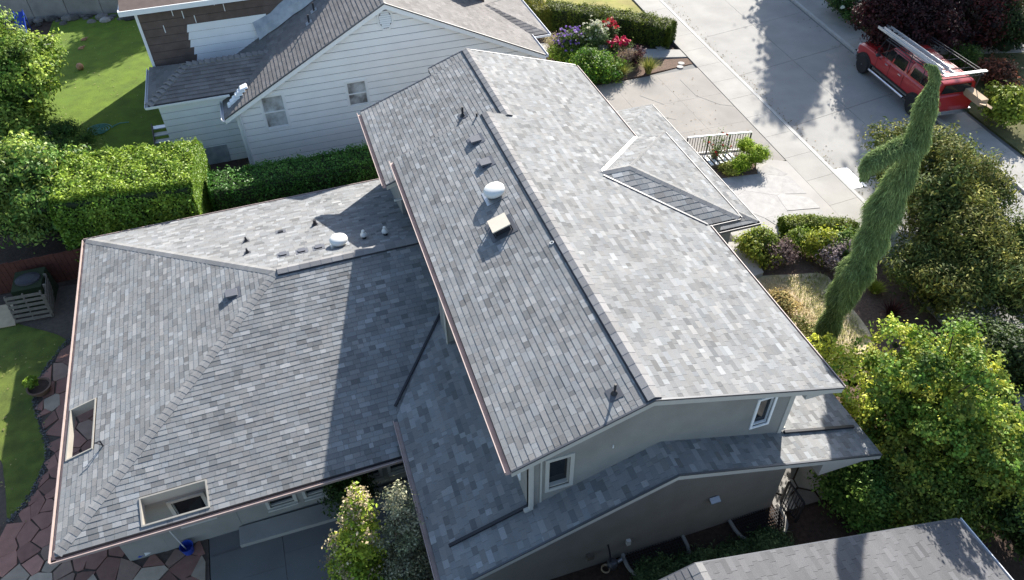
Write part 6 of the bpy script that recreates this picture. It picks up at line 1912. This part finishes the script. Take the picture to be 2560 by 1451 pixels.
well('grated window well nearer the utility pipes below grey gable wall', (1560, 1400), (1712, 1350))
well('grated window well nearer the iron gate below grey gable wall', (1840, 1330), (1962, 1290))
# pump, hose and pipes at the foot of the gable wall
pu = thing('irrigation_pump', G(1530, 1420, .35), 'dark pump unit with pipes and hose at foot of grey wall', 'pump')
pb_ = G(1530, 1415, .40)
MB().lathe(pb_, [(.13, 0), (.14, .16), (.10, .22), (.05, .24)], 14).build('tank', M['flash'], pu)
MB().tube([pb_ + V(-.05, 0, .2), pb_ + V(-.05, .12, .5), pb_ + V(-.08, .2, .75)], .02, 6).build('pipe', M['black_metal'], pu)
MB().tube([pb_ + V(.14, .02, .05), pb_ + V(.3, .05, .10), pb_ + V(.3, .05, .28)], .05, 8).build('pipe', M['galv'], pu)
MB().tube([pb_ + V(-.2 - .1 * math.cos(a), -.05 + .1 * math.sin(a), .03 + a * .005) for a in np.linspace(0, 15, 50)], .014, 5).build('hose', M['wood_tan'], pu)
# things on the patio
bk = thing('bucket', G(470, 1378), 'round blue bucket with mop pole on the red flagstones', 'bucket')
b = G(473, 1378, .03)
MB().lathe(b, [(.13, 0), (.165, .26), (.175, .27), (.160, .265), (.125, .02)], 20).build('pail', M['blue_plastic'], bk)
MB().tube([b + V(-.05, .02, .1), onY(412, 1316, float(b[1]) + .05)], .014, 6).build('pole', M['white_plastic'], bk)
bg_ = thing('plastic_bag', G(362, 1378), 'crumpled blue and white plastic bag beside the wing wall', 'bag')
b = G(362, 1372, .03)
mb = MB(); r = R_(120)
rings = []
prof = [(.24, 0), (.28, .08), (.24, .2), (.18, .32), (.08, .40)]
n = 14
vs = []
for rr_, h in prof:
    for k in range(n):
        a = 2 * math.pi * k / n; q = rr_ * (1 + r.uniform(-.22, .22))
        vs.append(b + V(q * math.cos(a) * 1.25, q * math.sin(a) * .8, h + r.uniform(-.03, .03)))
fs = [(i * n + k, i * n + (k + 1) % n, (i + 1) * n + (k + 1) % n, (i + 1) * n + k) for i in range(len(prof) - 1) for k in range(n)]
fs.append(tuple((len(prof) - 1) * n + k for k in range(n)))
mb.add(vs, fs).build('bag', M['blue_plastic'], bg_)
panel(MB(), [b + V(.05, -.27, .08), b + V(.28, -.2, .10), b + V(.24, -.16, .24), b + V(.04, -.2, .24)], .01).build('print', M['white_plastic'], bg_)
# potted plant
pp_ = G(105, 978, .03)
pt = thing('potted_plant', pp_, 'wide brown plant pot with small lime-green plant beside lower lawn', 'potted plant')
MB().lathe(pp_, [(.24, 0), (.33, .18), (.36, .22), (.36, .25), (.31, .25), (.29, .19)], 24).build('pot', M['clay'], pt)
MB().lathe(pp_, [(.28, .17), (.29, .195), (.01, .20)], 20).build('soil', M['soil'], pt)
lum = ball_lumps(pp_ + V(-.12, .10, .42), (.14, .14, .16), 5, .12, R_(121))
P, d, k, q_ = lump_points(lum, 420, R_(121), .6)
leaf_mesh('foliage', P, d, .10, palette((.12, .20, .02), (.24, .32, .04), .4, .25)(len(P), R_(121)), M['leaf'], pt, rng=R_(121))
MB().tube([pp_ + V(-.05, .04, .18), pp_ + V(-.12, .1, .45)], .012, 5).build('stem', M['bark'], pt)
# pallets and compost bin by the wooden fence
def pallet(label, c, ux, uz, w=1.15, l=1.2):
    """c: lower left corner; ux along the boards, uz across them (may lean)"""
    c, ux, uz = V(*c), unit(ux), unit(uz); n = np.cross(ux, uz)
    t = thing('pallet', c, label, 'pallet')
    for i in range(6):
        s = (i + .5) / 6 * l
        a = c + uz * s + n * .05
        MB().bar(a, a + ux * w, .10, .02, up=n).build('board', M['wood_grey'], t)
    for j in range(3):
        a = c + ux * (j * (w - .05) / 2 + .025)
        MB().bar(a, a + uz * l, .045, .08, up=n).build('runner', M['wood_grey'], t)
    return t
pc = G(42, 808, .05)
pallet('grey wooden pallet leaning forward against the dark compost bin', pc, (.98, -.05, 0), (-.06, .34, .94), l=1.0)
pc2 = G(122, 795, .03)
pallet('grey wooden pallet standing on edge along the right side of bin', pc2 + V(.12, 0, 0), (-.08, 1.0, 0), (0.10, 0, 1.0), l=1.0, w=1.2)
bn = thing('compost_bin', (pc[0] + .55, pc[1] + 1.1, 0), 'dark covered compost bin enclosed by wooden pallets', 'bin')
MB().hull([(pc[0] + .08, pc[1] + .5, 0), (pc[0] + 1.1, pc[1] + .5, 0), (pc[0] + 1.15, pc[1] + 1.6, 0), (pc[0] + .1, pc[1] + 1.6, 0)], [(pc[0] + .12, pc[1] + .55, .95), (pc[0] + 1.05, pc[1] + .55, .95), (pc[0] + 1.1, pc[1] + 1.55, 1.0), (pc[0] + .14, pc[1] + 1.55, 1.0)]).build('box', M['core'], bn)
MB().lathe((pc[0] + .6, pc[1] + 1.05, .97), [(.42, 0), (.40, .05), (.25, .09), (.03, .10)], 16, sq=(1, .8)).build('cover', M['black_metal'], bn)
bd = thing('plywood_sheet', (pc[0] - .6, pc[1] + .1, 0), 'pale plywood sheet lying on the ground left of pallets', 'board')
q = [G(*p, .06) for p in ((0, 815), (28, 770), (40, 805), (0, 828))]
MB().hull([V(pc[0] - 1.3, pc[1] - .05, .04), V(pc[0] - .02, pc[1] - .1, .04), V(pc[0] - .1, pc[1] + .75, .3), V(pc[0] - 1.3, pc[1] + .85, .3)], [V(pc[0] - 1.3, pc[1] - .05, .07), V(pc[0] - .02, pc[1] - .1, .07), V(pc[0] - .1, pc[1] + .75, .33), V(pc[0] - 1.3, pc[1] + .85, .33)]).build('sheet', M['wood_tan'], bd)
fn = thing('wooden_fence', (-15, 16.2, 0), 'red-brown wooden board fence under the hedge at left', 'fence')
for i in range(34):
    x = -18.0 + i * .16
    MB().box((x, 16.15 + .006 * (i % 2), 0), (x + .152, 16.18 + .006 * (i % 2), 1.25 + .01 * (i % 3))).build('board', M['red_fence'], fn)
MB().box((-18.0, 16.19, .3), (-12.6, 16.23, .4)).build('rail', M['red_fence'], fn)
# garden hose coil and toys on the back lawn
hc = G(247, 325, .03)
hs = MB()
pts = [hc + V((.55 - .028 * a / 1.6) * math.cos(a) * (1 + .03 * math.sin(a * 3.3)), (.50 - .026 * a / 1.6) * math.sin(a), .015 * (a % 3) * .6) for a in np.linspace(0, 12 * math.pi, 220)]
pts = [hc + V(1.3, .25, 0), hc + V(.9, .3, 0), hc + V(.66, .15, 0)] + pts
tag(hs.tube(pts, .024, 6).build('garden_hose', M['hose']), 'coiled teal garden hose on the shaded back lawn', 'hose')
bc = G(200, 168, .15)
tag(MB().lathe(bc - V(0, 0, .15), [(.02, 0), (.10, .03), (.16, .10), (.18, .18), (.16, .26), (.10, .33), (.02, .36)], 18).build('ball', M['ball'], smooth=True), 'tan ball in the sun on the back lawn', 'ball')
for i, (px, py, lb) in enumerate(((202, 122, 'small pinkish toy on the shaded lawn nearest the ball'), (142, 150, 'small pinkish toy at the left rim of back lawn'), (209, 100, 'small pale toy furthest up the shaded back lawn'))):
    b = G(px, py, .03); r = R_(130 + i)
    mb = MB()
    mb.hull([b + V(-.14, -.08, 0), b + V(.12, -.1, 0), b + V(.16, .08, 0), b + V(-.1, .1, 0)], [b + V(-.10, -.05, .08), b + V(.08, -.07, .12), b + V(.12, .06, .1), b + V(-.06, .07, .07)])
    mb.tube([b + V(.1, 0, .06), b + V(.24, .05, .1)], .035, 6)
    tag(mb.build('toy', M['ball']), lb, 'toy')
b = G(66, 88, 0)
sl_ = thing('play_slide', b, 'bright blue plastic play slide behind the tree at upper left', 'slide')
MB().hull([b + V(-.3, -.6, .05), b + V(.15, -.6, .05), b + V(.15, .7, 1.0), b + V(-.3, .7, 1.0)], [b + V(-.3, -.6, .10), b + V(.15, -.6, .10), b + V(.15, .7, 1.05), b + V(-.3, .7, 1.05)]).build('chute', M['blue_plastic'], sl_)
for s in (-.32, .15):
    MB().hull([b + V(s, -.6, .05), b + V(s + .04, -.6, .05), b + V(s + .04, .7, 1.0), b + V(s, .7, 1.0)], [b + V(s, -.6, .2), b + V(s + .04, -.6, .2), b + V(s + .04, .7, 1.16), b + V(s, .7, 1.16)]).build('side_rail', M['blue_plastic'], sl_)
    MB().box(b + V(s, .66, 0), b + V(s + .04, .72, 1.0)).build('leg', M['blue_plastic'], sl_)
# steps by the bump-out of the white house
sp = G(395, 312, 0)
stp_ = thing('wooden_stair', (sp[0], sp[1], 0), 'narrow grey wooden stair against left side of white house', 'stair')
for i in range(6):
    y = hy0 + .6 + i * .30; z_ = .15 + i * .17
    MB().box((hx0 - .55, y, z_), (hx0 + .28, y + .27, z_ + .04)).build('tread', M['galv'], stp_)
for x in (hx0 - .58, hx0 + .2):
    MB().bar((x, hy0 + .6, .08), (x, hy0 + 2.4, 1.1), .04, .2).build('stringer', M['wood_grey'], stp_)
# utility lids in the flower bed tip
for px, py, lb in ((1703, 159, 'round pale utility lid on the bare tip of flower bed'), (1700, 168, 'smaller tan utility lid nearest the drive')):
    b = G(px, py, .055)
    tag(MB().lathe(b, [(.17, 0), (.17, .02), (.15, .028)], 18).build('utility_lid', M['pale_concrete']), lb, 'lid')
b = G(1655, 120, .09)
tag(MB().box(b + V(-.3, -.16, 0), b + V(.3, .16, .03)).build('meter_lid', M['concrete']), 'rectangular grey meter lid on the garden path beside hedge', 'lid')

# fallen leaves and grit on street, drive and lawns
r = R_(140)
PP, CC = [], []
def litter(n, fx, fy, z, cols):
    for _ in range(n):
        y = r.uniform(*fy); x = fx(y)
        PP.append((x, y, z + .012)); CC.append(np.array(cols[r.integers(len(cols))]) * math.exp(r.normal(0, .3)))
litter(420, lambda y: KL(y) + abs(r.normal(0, .35)), (8, 34), 0, [(.16, .11, .05), (.10, .07, .04), (.2, .17, .08)])
litter(160, lambda y: KR(y) - abs(r.normal(0, .5)), (8, 34), 0, [(.10, .08, .04), (.08, .10, .03)])
litter(140, lambda y: r.uniform(7, 13.6), (14.5, 22.5), .085, [(.2, .15, .08), (.12, .09, .05)])
litter(160, lambda y: r.uniform(-17.5, -12), (27, 39), .03, [(.22, .2, .08), (.3, .26, .14)])
litter(90, lambda y: r.uniform(-17.0, -14.6), (6, 13), .03, [(.2, .2, .07), (.26, .22, .10)])
tag(leaf_mesh('fallen_leaves', np.array(PP), np.tile((0, 0, 1.), (len(PP), 1)), .07, np.array(CC), M['leaf_dull'], None, aspect=.6, spread=.15, rng=r), 'small fallen leaves scattered over street, drive and lawns', 'leaves', kind='stuff')
